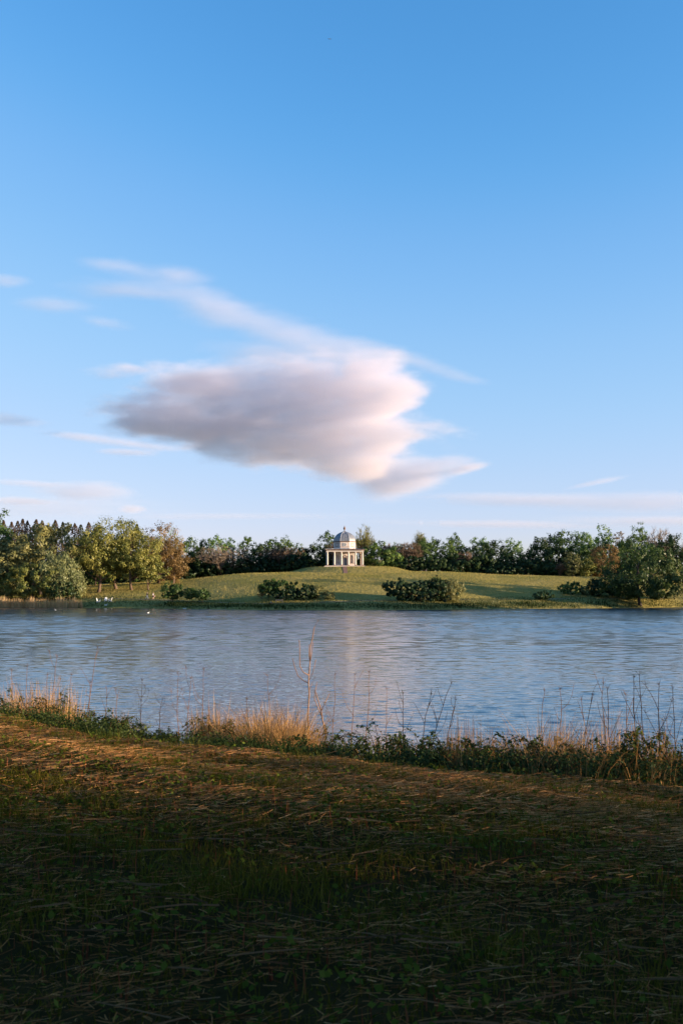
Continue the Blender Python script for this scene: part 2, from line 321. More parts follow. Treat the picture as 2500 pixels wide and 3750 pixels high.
def trunk_mesh(rng, mb, H, r, C, lean=(0, 0), forks=1, limbs=10, h0=.25, sides=6):
    top = np.array([lean[0], lean[1], H * .72]); P, rd = limb(rng, (0, 0, -.4), top, r, r * .35, 7, .05); P[:2, 2] = (-.4, H * .06); rd[0] = r * 1.35
    mb.tube(P, rd, sides)
    order = rng.permutation(len(C))[:limbs]
    for k in order:
        c = C[k]; hh = np.clip(c[2] - np.hypot(c[0], c[1]) * .75, H * h0, H * .68); t = hh / (H * .72)
        s = np.array([lean[0] * t, lean[1] * t, hh]); Q, rr = limb(rng, s, c, r * (.5 - .25 * t), r * .08, 4, .14); mb.tube(Q, rr, 4)
def tree(px, top, wpx, Y, kind, label, group=None, name='tree', cat='tree', base_py=None, seed=None, lean=None, loc=None, H=None, Wd=None, shrub=False, dens=1.0):
    rng = np.random.default_rng(seed if seed is not None else int(abs(px) * 7 + Y * 13 + top * 3))
    if loc is None: x, y = X(px, Y), Y
    else: x, y = loc
    z = gz(x, y)
    if H is None: H = at(px, top, Y).z - z; Wd = wpx * Y / FPX
    K = KINDS[kind]; root = empty(name, (x, y, z))
    tag(root, label, cat, group)
    mb = MB(); rx = Wd / 2
    bare = K.get('bare'); low = K.get('low', .02); cz = H * (1 + low) / 2; rz = H * (1 - low) / 2
    if bare:
        twigs(rng, mb, H, rx, K); 
        mb2 = mb.twig; mb.build('trunk', M[K.get('bark', 'bark')], root)
        V, F, ti = mb2; mesh_np('crown', V, F, M[K['mat']], root, tint=ti)
        return root
    area = 4 * math.pi * ((rx * rx * 2 + rz * rx * 2) / 4); ls = K.get('leaf', .40); ncl = int(max(50, min(260, 110 * rz / rx + 50))); cl = K.get('clump', .24) * .80 * min(rx, rz) * (.9 if rx > 3 else 1.1)
    want = area / (ls * ls) * K.get('cover', 2.4) * 1.45 * dens; nl = int(np.clip(want, 400, 10000 if Y < 283 and rx > 4 else 5400)); ls *= max(1, want / nl) ** .5
    C, P, Nn, tint = crown_points(rng, rx, rz, ncl, nl, cl, K.get('inner', .5), 1.0, K.get('flat', .75), cz)
    if K.get('narrow'):
        f = np.interp(P[:, 2] / H, [0, .3, .6, 1], K['narrow']); P[:, :2] *= f[:, None]
    P[:, 2] = np.maximum(P[:, 2], .05)
    P[:, :2] *= rx / np.quantile(np.hypot(P[:, 0], P[:, 1]), .95); P[:, 2] = np.where(P[:, 2] > cz, cz + (P[:, 2] - cz) * rz / (np.quantile(P[:, 2], .98) - cz), P[:, 2])
    if K.get('weep'):
        s = np.hypot(P[:, 0], P[:, 1]) / rx; P[:, 2] -= rng.uniform(0, 1, nl) * s * H * K['weep']; P[:, 2] = np.maximum(P[:, 2], .1)
    tint = np.clip(tint + K.get('tint', 0) + .10 * rng.normal(), 0, 1)
    V, F = leaf_quads(P, Nn, ls * rng.uniform(.6, 1.35, nl), rng, K.get('aspect', .7), K.get('droop'))
    lean = lean or (rng.normal() * .03 * H, rng.normal() * .02 * H)
    trunk_mesh(rng, mb, H, K.get('tr', .028) * H, C, lean, limbs=K.get('limbs', 9), h0=K.get('h0', .2))
    mb.build('trunk', M[K.get('bark', 'bark_dark')], root, smooth=True)
    mesh_np('crown', V, F, M[K['mat']], root, tint=np.repeat(tint, 4))
    if K.get('spray'):
        C2, V2, F2, t2 = spray(rng, C, H, rx, K['spray']); mesh_np('twigs', V2, F2, M['leaf_twig'], root, tint=t2)
    return root
def sticks(A, B, r, rng):
    """thin three-sided sticks from A to B"""
    n = len(A); t = B - A; t /= np.linalg.norm(t, axis=1, keepdims=True) + 1e-9; a = np.cross(t, unit(rng, n)); a /= np.linalg.norm(a, axis=1, keepdims=True) + 1e-9; b = np.cross(t, a)
    r = np.asarray(r).reshape(-1, 1) * np.ones((n, 1)); V = []
    for k in range(3):
        o = a * math.cos(2.094 * k) + b * math.sin(2.094 * k); V += [A + o * r, B + o * r * .5]
    V = np.stack(V, 1).reshape(-1, 3); i = np.arange(n)[:, None] * 6
    F = np.concatenate([i + np.array([0, 2, 3, 1]), i + np.array([2, 4, 5, 3]), i + np.array([4, 0, 1, 5])])
    return V, F
def twigs(rng, mb, H, rx, K):
    """a bare or half-bare tree: stems, boughs and twigs"""
    A = []; B = []; Rr = []
    stems = K.get('stems', 3); segs = []
    for s in range(stems):
        a = rng.uniform(0, 6.28); sp = rng.uniform(.15, .5) * rx * (0 if stems == 1 else 1); top = np.array([math.cos(a) * sp, math.sin(a) * sp, H * rng.uniform(.62, .8)])
        P, rd = limb(rng, (math.cos(a) * .1 * rx * (stems > 1), math.sin(a) * .1 * rx * (stems > 1), -.3), top, K.get('tr', .018) * H, .006 * H, 7, .06); mb.tube(P, rd, 5)
        segs.append(P)
    env = envelope(rng); nb = K.get('boughs', 70); ends = []
    for k in range(nb):
        P = segs[rng.integers(len(segs))]; t = rng.uniform(.18, 1) * 5.99; i = int(t); s = P[i] + (P[i + 1] - P[i]) * (t - i)
        d = unit(rng, 1)[0]; d[2] = abs(d[2]) * 1.0 - .15; e = np.array([0, 0, H * .56]) + d * env(d[None])[0] * rng.uniform(.7, 1.0) * np.array([rx, rx, H * .44])
        Q, rr = limb(rng, s, e, .006 * H, .002 * H, 5, K.get('arch', .14)); mb.tube(Q, rr, 4)
        for j in range(1, 5):
            ends.append((Q[j], e - s))
    nt_ = K.get('ntw', 14)
    for q, dr in ends:
        n = nt_; d = unit(rng, n) + dr / (np.linalg.norm(dr) + 1e-6) * .9 + np.array([0, 0, .35]); d /= np.linalg.norm(d, axis=1, keepdims=True); l = rng.uniform(.06, .15, n)[:, None] * H * .8
        A.append(np.repeat(q[None], n, 0)); B.append(q + d * l)
    A = np.concatenate(A); B = np.concatenate(B); V, F = sticks(A, B, K.get('tw', .035), rng); ti = np.repeat(np.clip(.5 + .22 * rng.normal(size=len(A)), 0, 1), 6)
    if K.get('buds'):
        nb_ = K['buds']; pick = rng.integers(0, len(A), nb_); tt = rng.uniform(.4, 1.05, nb_)[:, None]; P = A[pick] + (B[pick] - A[pick]) * tt
        V2, F2 = leaf_quads(P, unit(rng, nb_), rng.uniform(.18, .38, nb_), rng); F2 = F2 + len(V); V = np.concatenate([V, V2]); F = np.concatenate([F, F2]); ti = np.concatenate([ti, np.repeat(np.clip(.6 + .2 * rng.normal(size=nb_), 0, 1), 4)])
    mb.twig = (V, F, ti)
def spray(rng, C, H, rx, n):
    k = rng.integers(0, len(C), n); A = C[k]; d = unit(rng, n); d[:, 2] = abs(d[:, 2]); B = A + d * .16 * H; V, F = sticks(A, B, .04, rng)
    return C, V, F, np.full(len(V), .5)
def conifer(px, top, wpx, Y, mat, label, group):
    rng = np.random.default_rng(int(px * 11 + Y)); x = X(px, Y); z = gz(x, Y); H = at(px, top, Y).z - z; rx = wpx * Y / FPX / 2
    root = tag(empty('spruce_tree', (x, Y, z)), label, 'tree', group)
    mb = MB(); mb.tube([(0, 0, -.3), (0, 0, H * .5), (0, 0, H)], [.02 * H, .012 * H, .03], 6); mb.build('trunk', M['bark_dark'], root)
    n = 2600; hh = rng.uniform(.12, 1, n) ** .8; az = rng.uniform(0, 6.28, n); tier = .82 + .18 * np.sin(hh * 46 + rng.uniform(0, 6)); r = np.minimum(rx * 1.2 * (.9 + .2 * np.sin(px)), .62 * (1 - hh) * H + .1) * tier * (.55 + .5 * rng.uniform(0, 1, n) ** .5) * (1 + .18 * np.sin(az * 3 + px)) + .08
    P = np.stack([np.cos(az) * r, np.sin(az) * r, hh * H - r * .32 + .1 * rng.normal(size=n)], -1); Nn = np.stack([np.cos(az) * .5, np.sin(az) * .5, np.full(n, .8)], -1) + .6 * unit(rng, n); Nn /= np.linalg.norm(Nn, axis=1, keepdims=True)
    V, F = leaf_quads(P, Nn, rng.uniform(.4, .95, n) * (1.25 - .55 * hh), rng, .5)
    mesh_np('crown', V, F, M[mat], root, tint=np.repeat(np.clip(.5 + .2 * rng.normal(size=n), 0, 1), 4)); return root
KINDS = {
 'green': dict(mat='leaf_green', tint=.05), 'bright': dict(mat='leaf_bright'), 'dark': dict(mat='leaf_dark', leaf=.5), 'green_dark': dict(mat='leaf_green', tint=-.22, leaf=.45),
 'olive': dict(mat='leaf_olive', clump=.22, leaf=.38, cover=2.6), 'olive_green': dict(mat='leaf_oak', tint=-.1), 'oak': dict(mat='leaf_oak', low=.2, clump=.26, inner=.25, limbs=18, tr=.026, bark='bark', h0=.16, cover=2.0, leaf=.40),
 'willow': dict(mat='leaf_willow', droop=.6, weep=.22, aspect=.38, leaf=.55, clump=.26, cover=3.0), 'willow_dark': dict(mat='leaf_dark', tint=.2, droop=.25, weep=.10, aspect=.5, leaf=.42, clump=.24, low=.03, cover=2.6, limbs=6),  # the shore willow's shade is put into its darker leaf colour
 'olive_willow': dict(mat='leaf_olive', droop=.4, weep=.2, aspect=.45, tint=.1, low=.02),
 'brown': dict(mat='leaf_brown', clump=.22, leaf=.34, cover=1.9, inner=.2, limbs=16, bark='bark'), 'thin': dict(mat='leaf_bright', clump=.20, leaf=.36, cover=.75, inner=.2, limbs=22, low=.2),
 'sparse': dict(bare=1, mat='leaf_oak', stems=3, boughs=80, ntw=6, tw=.03, buds=2200, tr=.014), 'bare_pale': dict(bare=1, mat='leaf_twig_pale', stems=4, boughs=90, ntw=8, tw=.042, tr=.014, arch=.2),
 'bare_brown': dict(bare=1, mat='leaf_twig', stems=4, boughs=80, ntw=9, tw=.046, tr=.014), 'shrub_dark': dict(mat='leaf_dark', low=.0, tr=.02, leaf=.28, cover=4.0, tint=-.12), 'shrub': dict(mat='leaf_green', low=.0, tr=.02, leaf=.28, clump=.26, cover=3.4, tint=-.2),
 'shrub_olive': dict(mat='leaf_olive', low=.0, tr=.02, leaf=.28, clump=.26), 'small': dict(mat='leaf_green', low=.22, tr=.022, leaf=.28, limbs=12, tint=-.22, cover=3.6), 'open_shade': dict(mat='leaf_green', low=.05, leaf=.22, cover=.55, inner=.1, limbs=14, clump=.2),
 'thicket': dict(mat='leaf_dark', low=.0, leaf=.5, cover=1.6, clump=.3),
 'shade': dict(mat='leaf_dark', low=.0, leaf=.75, cover=3.6, inner=.0, limbs=4),
}
# ---------------------------------------------------------------- temple
def build_temple():
    base_z = gz(TX, TY) + .02
    root = tag(empty('temple', (TX, TY, base_z), R(1.6)), 'pale stone domed temple with a square colonnade on top of the grassy mound', 'temple')
    S = 5.05; H = 4.15                                              # half span of the colonnade, height of its columns
    MB().box((0, 0, -.35), (12.0, 12.0, .72)).build('plinth', M['stone'], root)
    MB().box((0, 0, .09), (11.4, 11.4, .16)).build('step', M['stone'], root)
    first = None; pos = []
    for k in range(6):
        a = -S + k * 2 * S / 5; pos += [(a, -S), (a, S)]
        if 0 < k < 5: pos += [(-S, a), (S, a)]
    shaft = MB().lathe([(.225, .34), (.235, 1.3), (.225, 2.4), (.195, H - .22)], 14, cap=False); foot = MB().box((0, 0, .25), (.64, .64, .16)).lathe([(.30, .33), (.30, .39), (.235, .44)], 14); cap = MB().lathe([(.20, H - .24), (.22, H - .16), (.30, H - .12)], 14).box((0, 0, H - .05), (.64, .64, .13))
    for x, y in pos:
        c = empty('column', (x, y, 0)); c.parent = root
        if first is None:
            first = [shaft.build('shaft', M['stone_pale'], c, True), foot.build('base', M['stone_dark'], c), cap.build('capital', M['stone_pale'], c)]
        else:
            for f in first: q = f.copy(); link(q, c)
    # entablature: four beams each way, then the cornice and the lead roof
    W = 2 * S + .66
    for nm, z, h, ww, m in (('architrave', H + .16, .28, W, 'stone_pale'), ('frieze', H + .42, .236, W - .06, 'stone'), ('cornice', H + .63, .18, W + .62, 'stone_dark')):
        mb = MB(); t = .72 if nm != 'cornice' else 1.1
        for s in (-1, 1):
            mb.box((0, s * (ww - t) / 2, z), (ww, t, h)); mb.box((s * (ww - t) / 2, 0, z), (t, ww - 2 * t - .01, h))
        mb.build(nm, M[m], root)
    mb = MB()
    for k in range(26):
        a = -W / 2 + .1 + k * (W - .2) / 25
        for s in (-1, 1): mb.box((a, s * (W / 2 + .16), H + .505), (.14, .26, .06)); mb.box((s * (W / 2 + .16), a, H + .505), (.26, .14, .06))
    mb.build('dentils', M['stone_dark'], root)['kind'] = 'stuff'                # a hundred tiny blocks under the cornice
    MB().box((0, 0, H + .38), (W - 1.5, W - 1.5, .08)).build('portico_ceiling', M['stone_pale'], root)
    rw = W / 2 + .42; mb = MB(); z0, z1 = H + .73, H + 1.0; i_ = 3.35
    V = [(-rw, -rw, z0), (rw, -rw, z0), (rw, rw, z0), (-rw, rw, z0), (-i_, -i_, z1), (i_, -i_, z1), (i_, i_, z1), (-i_, i_, z1)]
    mb.add(V, [(0, 1, 5, 4), (1, 2, 6, 5), (2, 3, 7, 6), (3, 0, 4, 7), (4, 5, 6, 7), (3, 2, 1, 0)]); roof = mb.build('portico_roof', M['lead'], root)
    for k in range(9):
        a = -3.2 + k * .8
        for s in (-1, 1):
            MB().tube([(a, s * i_ * .99, z1 + .02), (a * 1.6, s * rw, z0 + .02)], .045, 5).build('roof_roll', M['lead'], roof); MB().tube([(s * i_ * .99, a, z1 + .02), (s * rw, a * 1.6, z0 + .02)], .045, 5).build('roof_roll', M['lead'], roof)
    # cella: the walls with their niches and the door
    cw = 3.05; cella = empty('cella'); cella.parent = root
    for nm, (cx, cy), (dx, dy) in (('front_wall', (0, -cw + .2), (2 * cw, .4)), ('back_wall', (0, cw - .2), (2 * cw, .4)), ('side_wall', (-cw + .2, 0), (.4, 2 * cw - .82)), ('side_wall', (cw - .2, 0), (.4, 2 * cw - .82))):
        if nm == 'front_wall':
            mb = MB(); y = cy                                          # wall cut round the door and the two niches
            mb.box((-2.72, y, 2.1), (.66, .4, 4.16)); mb.box((2.72, y, 2.1), (.66, .4, 4.16)); mb.box((-1.13, y, 2.1), (.78, .4, 4.16)); mb.box((1.13, y, 2.1), (.78, .4, 4.16)); mb.box((0, y, 3.3), (1.46, .4, 1.76))
            for s in (-1, 1):
                mb.box((s * 1.955, y, .47), (.85, .4, .90)); mb.box((s * 1.955, y, 3.74), (.85, .4, .88))
                n = 8
                for j in range(n):                                     # the round head of the niche
                    a0, a1 = math.pi * j / n, math.pi * (j + 1) / n; r = .425
                    p = [(r * math.cos(a0), r * math.sin(a0)), (r * math.cos(a1), r * math.sin(a1))]; V = []
                    for yy in (y - .2, y + .2):
                        V += [(s * 1.955 + p[0][0], yy, 2.86 + p[0][1]), (s * 1.955 + p[1][0], yy, 2.86 + p[1][1]), (s * 1.955 + p[1][0], yy, 3.31), (s * 1.955 + p[0][0], yy, 3.31)]
                    mb.add(V, [(0, 1, 2, 3), (7, 6, 5, 4), (0, 4, 5, 1)])
            mb.build('front_wall', M['stone_pale'], cella)
            for s in (-1, 1):
                MB().box((s * 1.955, y + .16, 2.1), (.86, .06, 2.5)).build('niche_panel', M['niche_stone'], cella)
                MB().box((s * 2.2, y - .235, .96), (1.62, .10, .11)).build('dado_band', M['stone_dark'], cella)
        else: MB().box((cx, cy, 2.1), (dx, dy, 4.16)).build(nm, M['stone_pale'], cella)
    door = empty('door'); door.parent = root; yd = -cw + .14
    for s in (-1, 1):
        MB().box((s * .36, yd, 1.25), (.70, .08, 2.14)).build('leaf', M['door_paint'], door)
        MB().box((s * .84, -cw - .02, 1.32), (.22, .30, 2.30)).build('jamb', M['stone'], door)
    MB().box((0, -cw - .02, 2.56), (1.94, .32, .16)).build('lintel', M['stone'], door)
    mb = MB(); V = []
    for yy in (-cw - .30, -cw + .02): V += [(-1.12, yy, 2.66), (1.12, yy, 2.66), (0, yy, 3.22)]
    mb.add(V, [(0, 1, 2), (5, 4, 3), (0, 3, 4, 1), (1, 4, 5, 2), (2, 5, 3, 0)]); mb.build('pediment', M['stone'], door)
    MB().tube([(-1.2, -cw - .36, 2.66), (1.2, -cw - .36, 2.66)], .06, 6).tube([(-1.2, -cw - .36, 2.66), (0, -cw - .36, 3.26), (1.2, -cw - .36, 2.66)], .06, 6).build('pediment_moulding', M['stone_dark'], door)
    # octagonal drum
    ap = 3.14; ro = ap / math.cos(math.pi / 8); e = math.pi / 8; zb = H + .96
    dr = empty('drum'); dr.parent = root
    MB().lathe([(ro + .22, zb), (ro + .22, zb + .14), (ro + .06, zb + .26)], 8, rot=e).build('base_course', M['lead_pale'], dr)
    MB().lathe([(ro, zb + .2), (ro, zb + 2.02)], 8, rot=e).build('wall', M['stone'], dr)
    MB().lathe([(ro + .05, zb + .52), (ro + .05, zb + .60)], 8, rot=e).build('string_course', M['stone_dark'], dr)
    MB().lathe([(ro + .10, zb + 1.99), (ro + .26, zb + 2.08), (ro + .26, zb + 2.16), (ro + .05, zb + 2.24)], 8, rot=e).build('cornice', M['stone_dark'], dr)
    for k in range(8):
        a = -math.pi / 2 + k * math.pi / 4; wn = empty('window', (0, 0, 0), a + math.pi / 2); wn.parent = root; y = -ap
        if k % 2 == 0:
            MB().box((0, y + .02, zb + 1.22), (.74, .08, .78)).build('pane', M['glass'], wn)
            fr = MB(); fr.box((0, y - .03, zb + 1.64), (.94, .14, .10)).box((0, y - .03, zb + .80), (.94, .14, .10)).box((-.42, y - .03, zb + 1.22), (.10, .14, .74)).box((.42, y - .03, zb + 1.22), (.10, .14, .74)); fr.build('frame', M['white_paint'], wn)
            bb = MB(); bb.box((0, y - .03, zb + 1.22), (.72, .05, .05)).box((-.13, y - .035, zb + 1.22), (.05, .05, .72)).box((.13, y - .035, zb + 1.22), (.05, .05, .72)); bb.build('glazing_bars', M['white_paint'], wn)
        else:
            MB().box((0, y - .01, zb + 1.2), (.80, .06, .86)).build('blind_panel', M['stone'], wn); f2 = MB(); f2.box((0, y - .04, zb + 1.66), (.95, .12, .08)).box((0, y - .04, zb + .74), (.95, .12, .08)).box((-.44, y - .04, zb + 1.2), (.07, .12, .84)).box((.44, y - .04, zb + 1.2), (.07, .12, .84)); f2.build('frame', M['stone_dark'], wn)
    # ribbed lead dome: eight gores, each with standing rolls
    zd = zb + 2.2; prof = [(1.0, 0.0), (.995, .22), (.975, .62), (.93, 1.05), (.85, 1.50), (.735, 1.92), (.58, 2.30), (.40, 2.60), (.22, 2.80), (.12, 2.98), (.065, 3.2)]
    dome = empty('dome'); dome.parent = root
    MB().lathe([(ro * a, zd + b) for a, b in prof], 8, rot=e).build('lead_covering', M['lead'], dome)
    for k in range(8):
        a0 = e + k * math.pi / 4; p0 = np.array([math.cos(a0), math.sin(a0)]); p1 = np.array([math.cos(a0 + math.pi / 4), math.sin(a0 + math.pi / 4)])
        for t, r in ((0, .065), (.34, .042), (.66, .042)):
            q = p0 * (1 - t) + p1 * t; MB().tube([(*(q * (ro * a + .01)), zd + b) for a, b in prof[:-1]], r, 5).build('roll', M['lead_pale'], dome)
    MB().lathe([(.20, zd + 3.1), (.12, zd + 3.26), (.12, zd + 3.36), (.30, zd + 3.72), (.36, zd + 3.98), (.30, zd + 4.12), (.16, zd + 4.3), (.09, zd + 4.42), (.09, zd + 4.62), (.02, zd + 4.74)], 12).build('urn_finial', M['stone_dark'], root, True)
build_temple()
# ---------------------------------------------------------------- trees
G1 = 'spruces behind the left trees'
names = ('leftmost dark spruce of the row behind the olive tree', 'second spruce from the left picture edge', 'third spruce from the left picture edge', 'tall pointed spruce, fourth from the left picture edge', 'fifth spruce from the left picture edge', 'rust brown spruce standing highest above the olive tree', 'seventh spruce from the left picture edge', 'short spruce filling the dip in the spruce row', 'sharp topped spruce right of the dip in the spruce row', 'brown spruce fifth from the right end of the row', 'brown spruce fourth from the right end of the row', 'brown spruce third from the right end of the row', 'twin pointed rust spruce beside the oaks', 'low spruce at the right end of the row, half hidden by oaks')
for (px, tp), nm in zip(((10, 1905), (40, 1911), (62, 1908), (80, 1900), (98, 1907), (130, 1902), (152, 1907), (175, 1920), (200, 1905), (228, 1912), (272, 1917), (294, 1921), (323, 1913), (347, 1930)), names):
    conifer(px, tp, 74 + (px * 13) % 34, 334 + (px * 7) % 9, 'needle_brown' if px % 3 else 'needle_green', nm, G1)
conifer(500, 1920, 52, 318, 'needle_green', 'lone dark spruce poking up between the oaks and the brown tree', None)
TL = [
 (-20, 1900, 190, 270, 'green_dark', 'dark green tree cut off by the left picture edge'), (150, 1930, 330, 264, 'olive', 'big round olive tree behind the pale willow'),
 (30, 1990, 220, 258, 'olive', 'lower olive tree at the left edge above the reeds'), (222, 2030, 185, 252, 'willow', 'pale green willow leaning over the golden reeds'), (120, 2070, 220, 251, 'olive_green', 'drooping olive green tree left of the pale willow, above the reeds'),
 (235, 2135, 120, 248.5, 'shrub_dark', 'dark rounded bush under the pale willow'), (290, 2125, 60, 252, 'shrub_olive', 'narrow olive bush at the right end of the reeds'),
 (362, 1930, 205, 262, 'oak', 'spreading oak nearest the pale willow, leaning trunk'), (428, 1915, 225, 267, 'oak', 'tallest spring oak, middle of the oak group'), (485, 1945, 195, 263, 'oak', 'right oak of the group with low branches'),
 (546, 2040, 125, 262, 'oak', 'small oak on a forked trunk above the two walkers'), (580, 1932, 165, 276, 'brown', 'tall bronze brown tree right of the oaks'), (635, 1980, 130, 273, 'brown', 'rounded bronze tree at the edge of the lawn'),
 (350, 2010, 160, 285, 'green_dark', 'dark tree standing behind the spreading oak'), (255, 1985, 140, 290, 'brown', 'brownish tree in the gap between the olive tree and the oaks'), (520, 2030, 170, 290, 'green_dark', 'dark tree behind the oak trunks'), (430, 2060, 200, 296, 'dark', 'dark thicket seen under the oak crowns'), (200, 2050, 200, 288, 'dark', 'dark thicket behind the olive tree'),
 (640, 1946, 75, 300, 'thin', 'tall loose topped tree rising behind the bronze tree'), (690, 1978, 95, 304, 'green_dark', 'green tree right of the loose topped tree'), (738, 1984, 85, 306, 'green', 'green tree, second right of the loose topped tree'), (790, 1972, 90, 306, 'bright', 'bright round topped tree behind the pale bare tree'),
 (834, 1977, 75, 308, 'bright', 'bright tree directly right of the round topped one'), (903, 1972, 85, 308, 'green', 'pointed green tree above the pale bare tree'), (952, 1997, 75, 306, 'dark', 'dark tree in the dip right of the pointed green tree'), (990, 1980, 85, 308, 'green_dark', 'domed dark tree left of the brown thicket top'),
 (1038, 1978, 95, 310, 'green', 'broad green tree above the brown thicket'), (1088, 1998, 75, 306, 'green_dark', 'low green tree at the right end of the left wood'),
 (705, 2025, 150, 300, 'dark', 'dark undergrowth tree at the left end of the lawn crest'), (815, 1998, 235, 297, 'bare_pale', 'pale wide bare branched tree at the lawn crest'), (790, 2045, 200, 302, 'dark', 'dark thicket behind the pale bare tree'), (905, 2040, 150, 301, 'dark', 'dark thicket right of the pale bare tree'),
 (1030, 1998, 170, 300, 'bare_brown', 'brown leafless thicket left of the temple'), (985, 2040, 120, 298, 'shrub_dark', 'dark shrub below the brown leafless thicket'), (1070, 2035, 120, 298, 'shrub_dark', 'dark shrub between the brown thicket and the temple trees'),
 (1150, 2003, 115, 304, 'dark', 'dark tree left of the temple colonnade'), (1200, 1956, 95, 312, 'green_dark', 'tall dark tree rising behind the left of the temple'), (1220, 1988, 70, 303, 'bare_brown', 'small brown tree beside the temple drum'), (1112, 2028, 120, 303, 'dark', 'dark tree filling the gap before the temple trees'), (1240, 2020, 130, 306, 'dark', 'dark trees seen through the temple columns'),
 (1335, 1932, 95, 318, 'sparse', 'round see-through tree just right of the dome'), (1400, 1992, 150, 300, 'green', 'big rounded green bush right of the temple'), (1448, 2030, 85, 298, 'bright', 'light green right shoulder of bushes beside the temple'), (1340, 2010, 90, 301, 'green_dark', 'dark bush touching the right temple columns'),
 (1418, 1984, 80, 312, 'bare_brown', 'bare brown tree above the big green bush'), (1460, 1998, 70, 311, 'green_dark', 'small dark tree right of the bare brown tree'), (1498, 1984, 120, 303, 'bare_brown', 'tall brown tree with upright bare boughs'), (1552, 1984, 105, 305, 'green', 'green tree merging with the upright brown tree'),
 (1540, 1944, 70, 316, 'sparse', 'feathery thin topped tree above the brown tree'), (1592, 1980, 75, 312, 'green_dark', 'dark green tree left of the gap in the skyline'), (1500, 2040, 160, 299, 'dark', 'dark thicket under the upright brown tree'), (1590, 2045, 110, 299, 'dark', 'dark thicket behind the little bench on the crest'),
 (1645, 1985, 80, 306, 'green', 'light green tree right of the gap in the skyline'), (1668, 1966, 80, 312, 'green', 'round topped tree right of the gap in the skyline'), (1702, 2015, 65, 303, 'bare_brown', 'russet bare bush among dark trees'), (1735, 1998, 130, 308, 'dark', 'dark tree behind the russet bare bush'), (1762, 1975, 85, 314, 'bright', 'sunlit domed tree top behind dark trees, middle right'), (1822, 1984, 95, 312, 'dark', 'dark flat topped tree, middle right'),
 (1880, 1983, 85, 312, 'bright', 'bright domed tree at the left of the second skyline gap'), (1865, 2025, 130, 304, 'dark', 'dark tree below the bright domed tree'), (1660, 2030, 110, 302, 'dark', 'dark tree below the round topped tree'), (1945, 2018, 90, 310, 'dark', 'low dark tree in the second skyline gap'), (1760, 2040, 140, 301, 'dark', 'dark thicket along the crest, middle right'),
 (1978, 1976, 115, 316, 'dark', 'dark round tree right of the second skyline gap'), (2045, 1954, 125, 318, 'green_dark', 'large domed tree of the right wood'), (2030, 2008, 150, 308, 'dark', 'dark tree in front of the large domed tree'), (2108, 1958, 65, 318, 'bright', 'left of two bright tops in the right wood'), (2142, 1956, 70, 316, 'bright', 'right of two bright tops in the right wood'), (2150, 2000, 140, 308, 'green_dark', 'green tree below the two bright tops'),
 (2212, 1940, 100, 324, 'bright', 'high bright tree standing above the right wood'), (2272, 1955, 70, 322, 'brown', 'brownish tree top between the two highest right trees'), (2332, 1938, 100, 324, 'green', 'highest round tree above the dark willow'), (2280, 1985, 130, 312, 'green', 'green tree behind the dark willow'), (2420, 1945, 140, 324, 'bare_pale', 'pale bare trees at the right skyline'),
 (2450, 1968, 125, 312, 'dark', 'dark tree second from the right picture edge'), (2525, 1972, 120, 310, 'bare_brown', 'brown tree cut by the right picture edge'), (2505, 2020, 140, 306, 'dark', 'dark thicket at the right picture edge'), (2385, 2000, 120, 308, 'green_dark', 'dark tree right of the dark willow top'), (1960, 2050, 140, 300, 'dark', 'dark thicket left of the olive crest bushes'),
 (2095, 2028, 75, 293, 'olive', 'upright olive bush on the crest, right'), (2150, 2040, 60, 293, 'olive_green', 'green bush beside the upright olive bush'), (2050, 2064, 45, 294, 'bare_brown', 'low pinkish bare bush on the crest'), (2207, 1998, 120, 295, 'brown', 'brown tree left of the dark willow'),
 (2425, 2042, 140, 281, 'olive_willow', 'olive drooping bush right of the dark willow'), (2340, 2000, 300, 244, 'willow_dark', 'large dark willow near the shore at right'),
]
TH = [(330, 'left of the oak trunks'), (480, 'behind the small oak'), (600, 'below the bronze trees'), (680, 'where the lawn crest meets the bronze trees'), (770, 'under the pale bare tree'), (850, 'right of the pale bare tree trunk'), (930, 'left of the brown leafless thicket'), (1010, 'under the brown leafless thicket'), (1090, 'right of the brown leafless thicket'), (1170, 'left of the temple plinth'), (1480, 'right of the light green bush beside the temple'), (1540, 'left of the crest bench'), (1620, 'right of the crest bench'), (1690, 'under the russet bare bush'), (1770, 'under the sunlit domed tree'), (1840, 'under the flat topped dark tree'), (1920, 'in the second skyline gap'), (2000, 'under the dark round tree'), (2070, 'behind the olive crest bush'), (2160, 'behind the green crest bush'), (2260, 'behind the dark willow'), (2370, 'right of the dark willow'), (2470, 'near the right picture edge')]
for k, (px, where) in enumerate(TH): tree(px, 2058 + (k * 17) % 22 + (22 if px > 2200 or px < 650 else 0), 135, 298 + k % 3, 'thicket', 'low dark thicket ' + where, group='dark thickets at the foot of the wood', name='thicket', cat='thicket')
for t in TL: tree(*t, group='trees of the park beyond the lake')
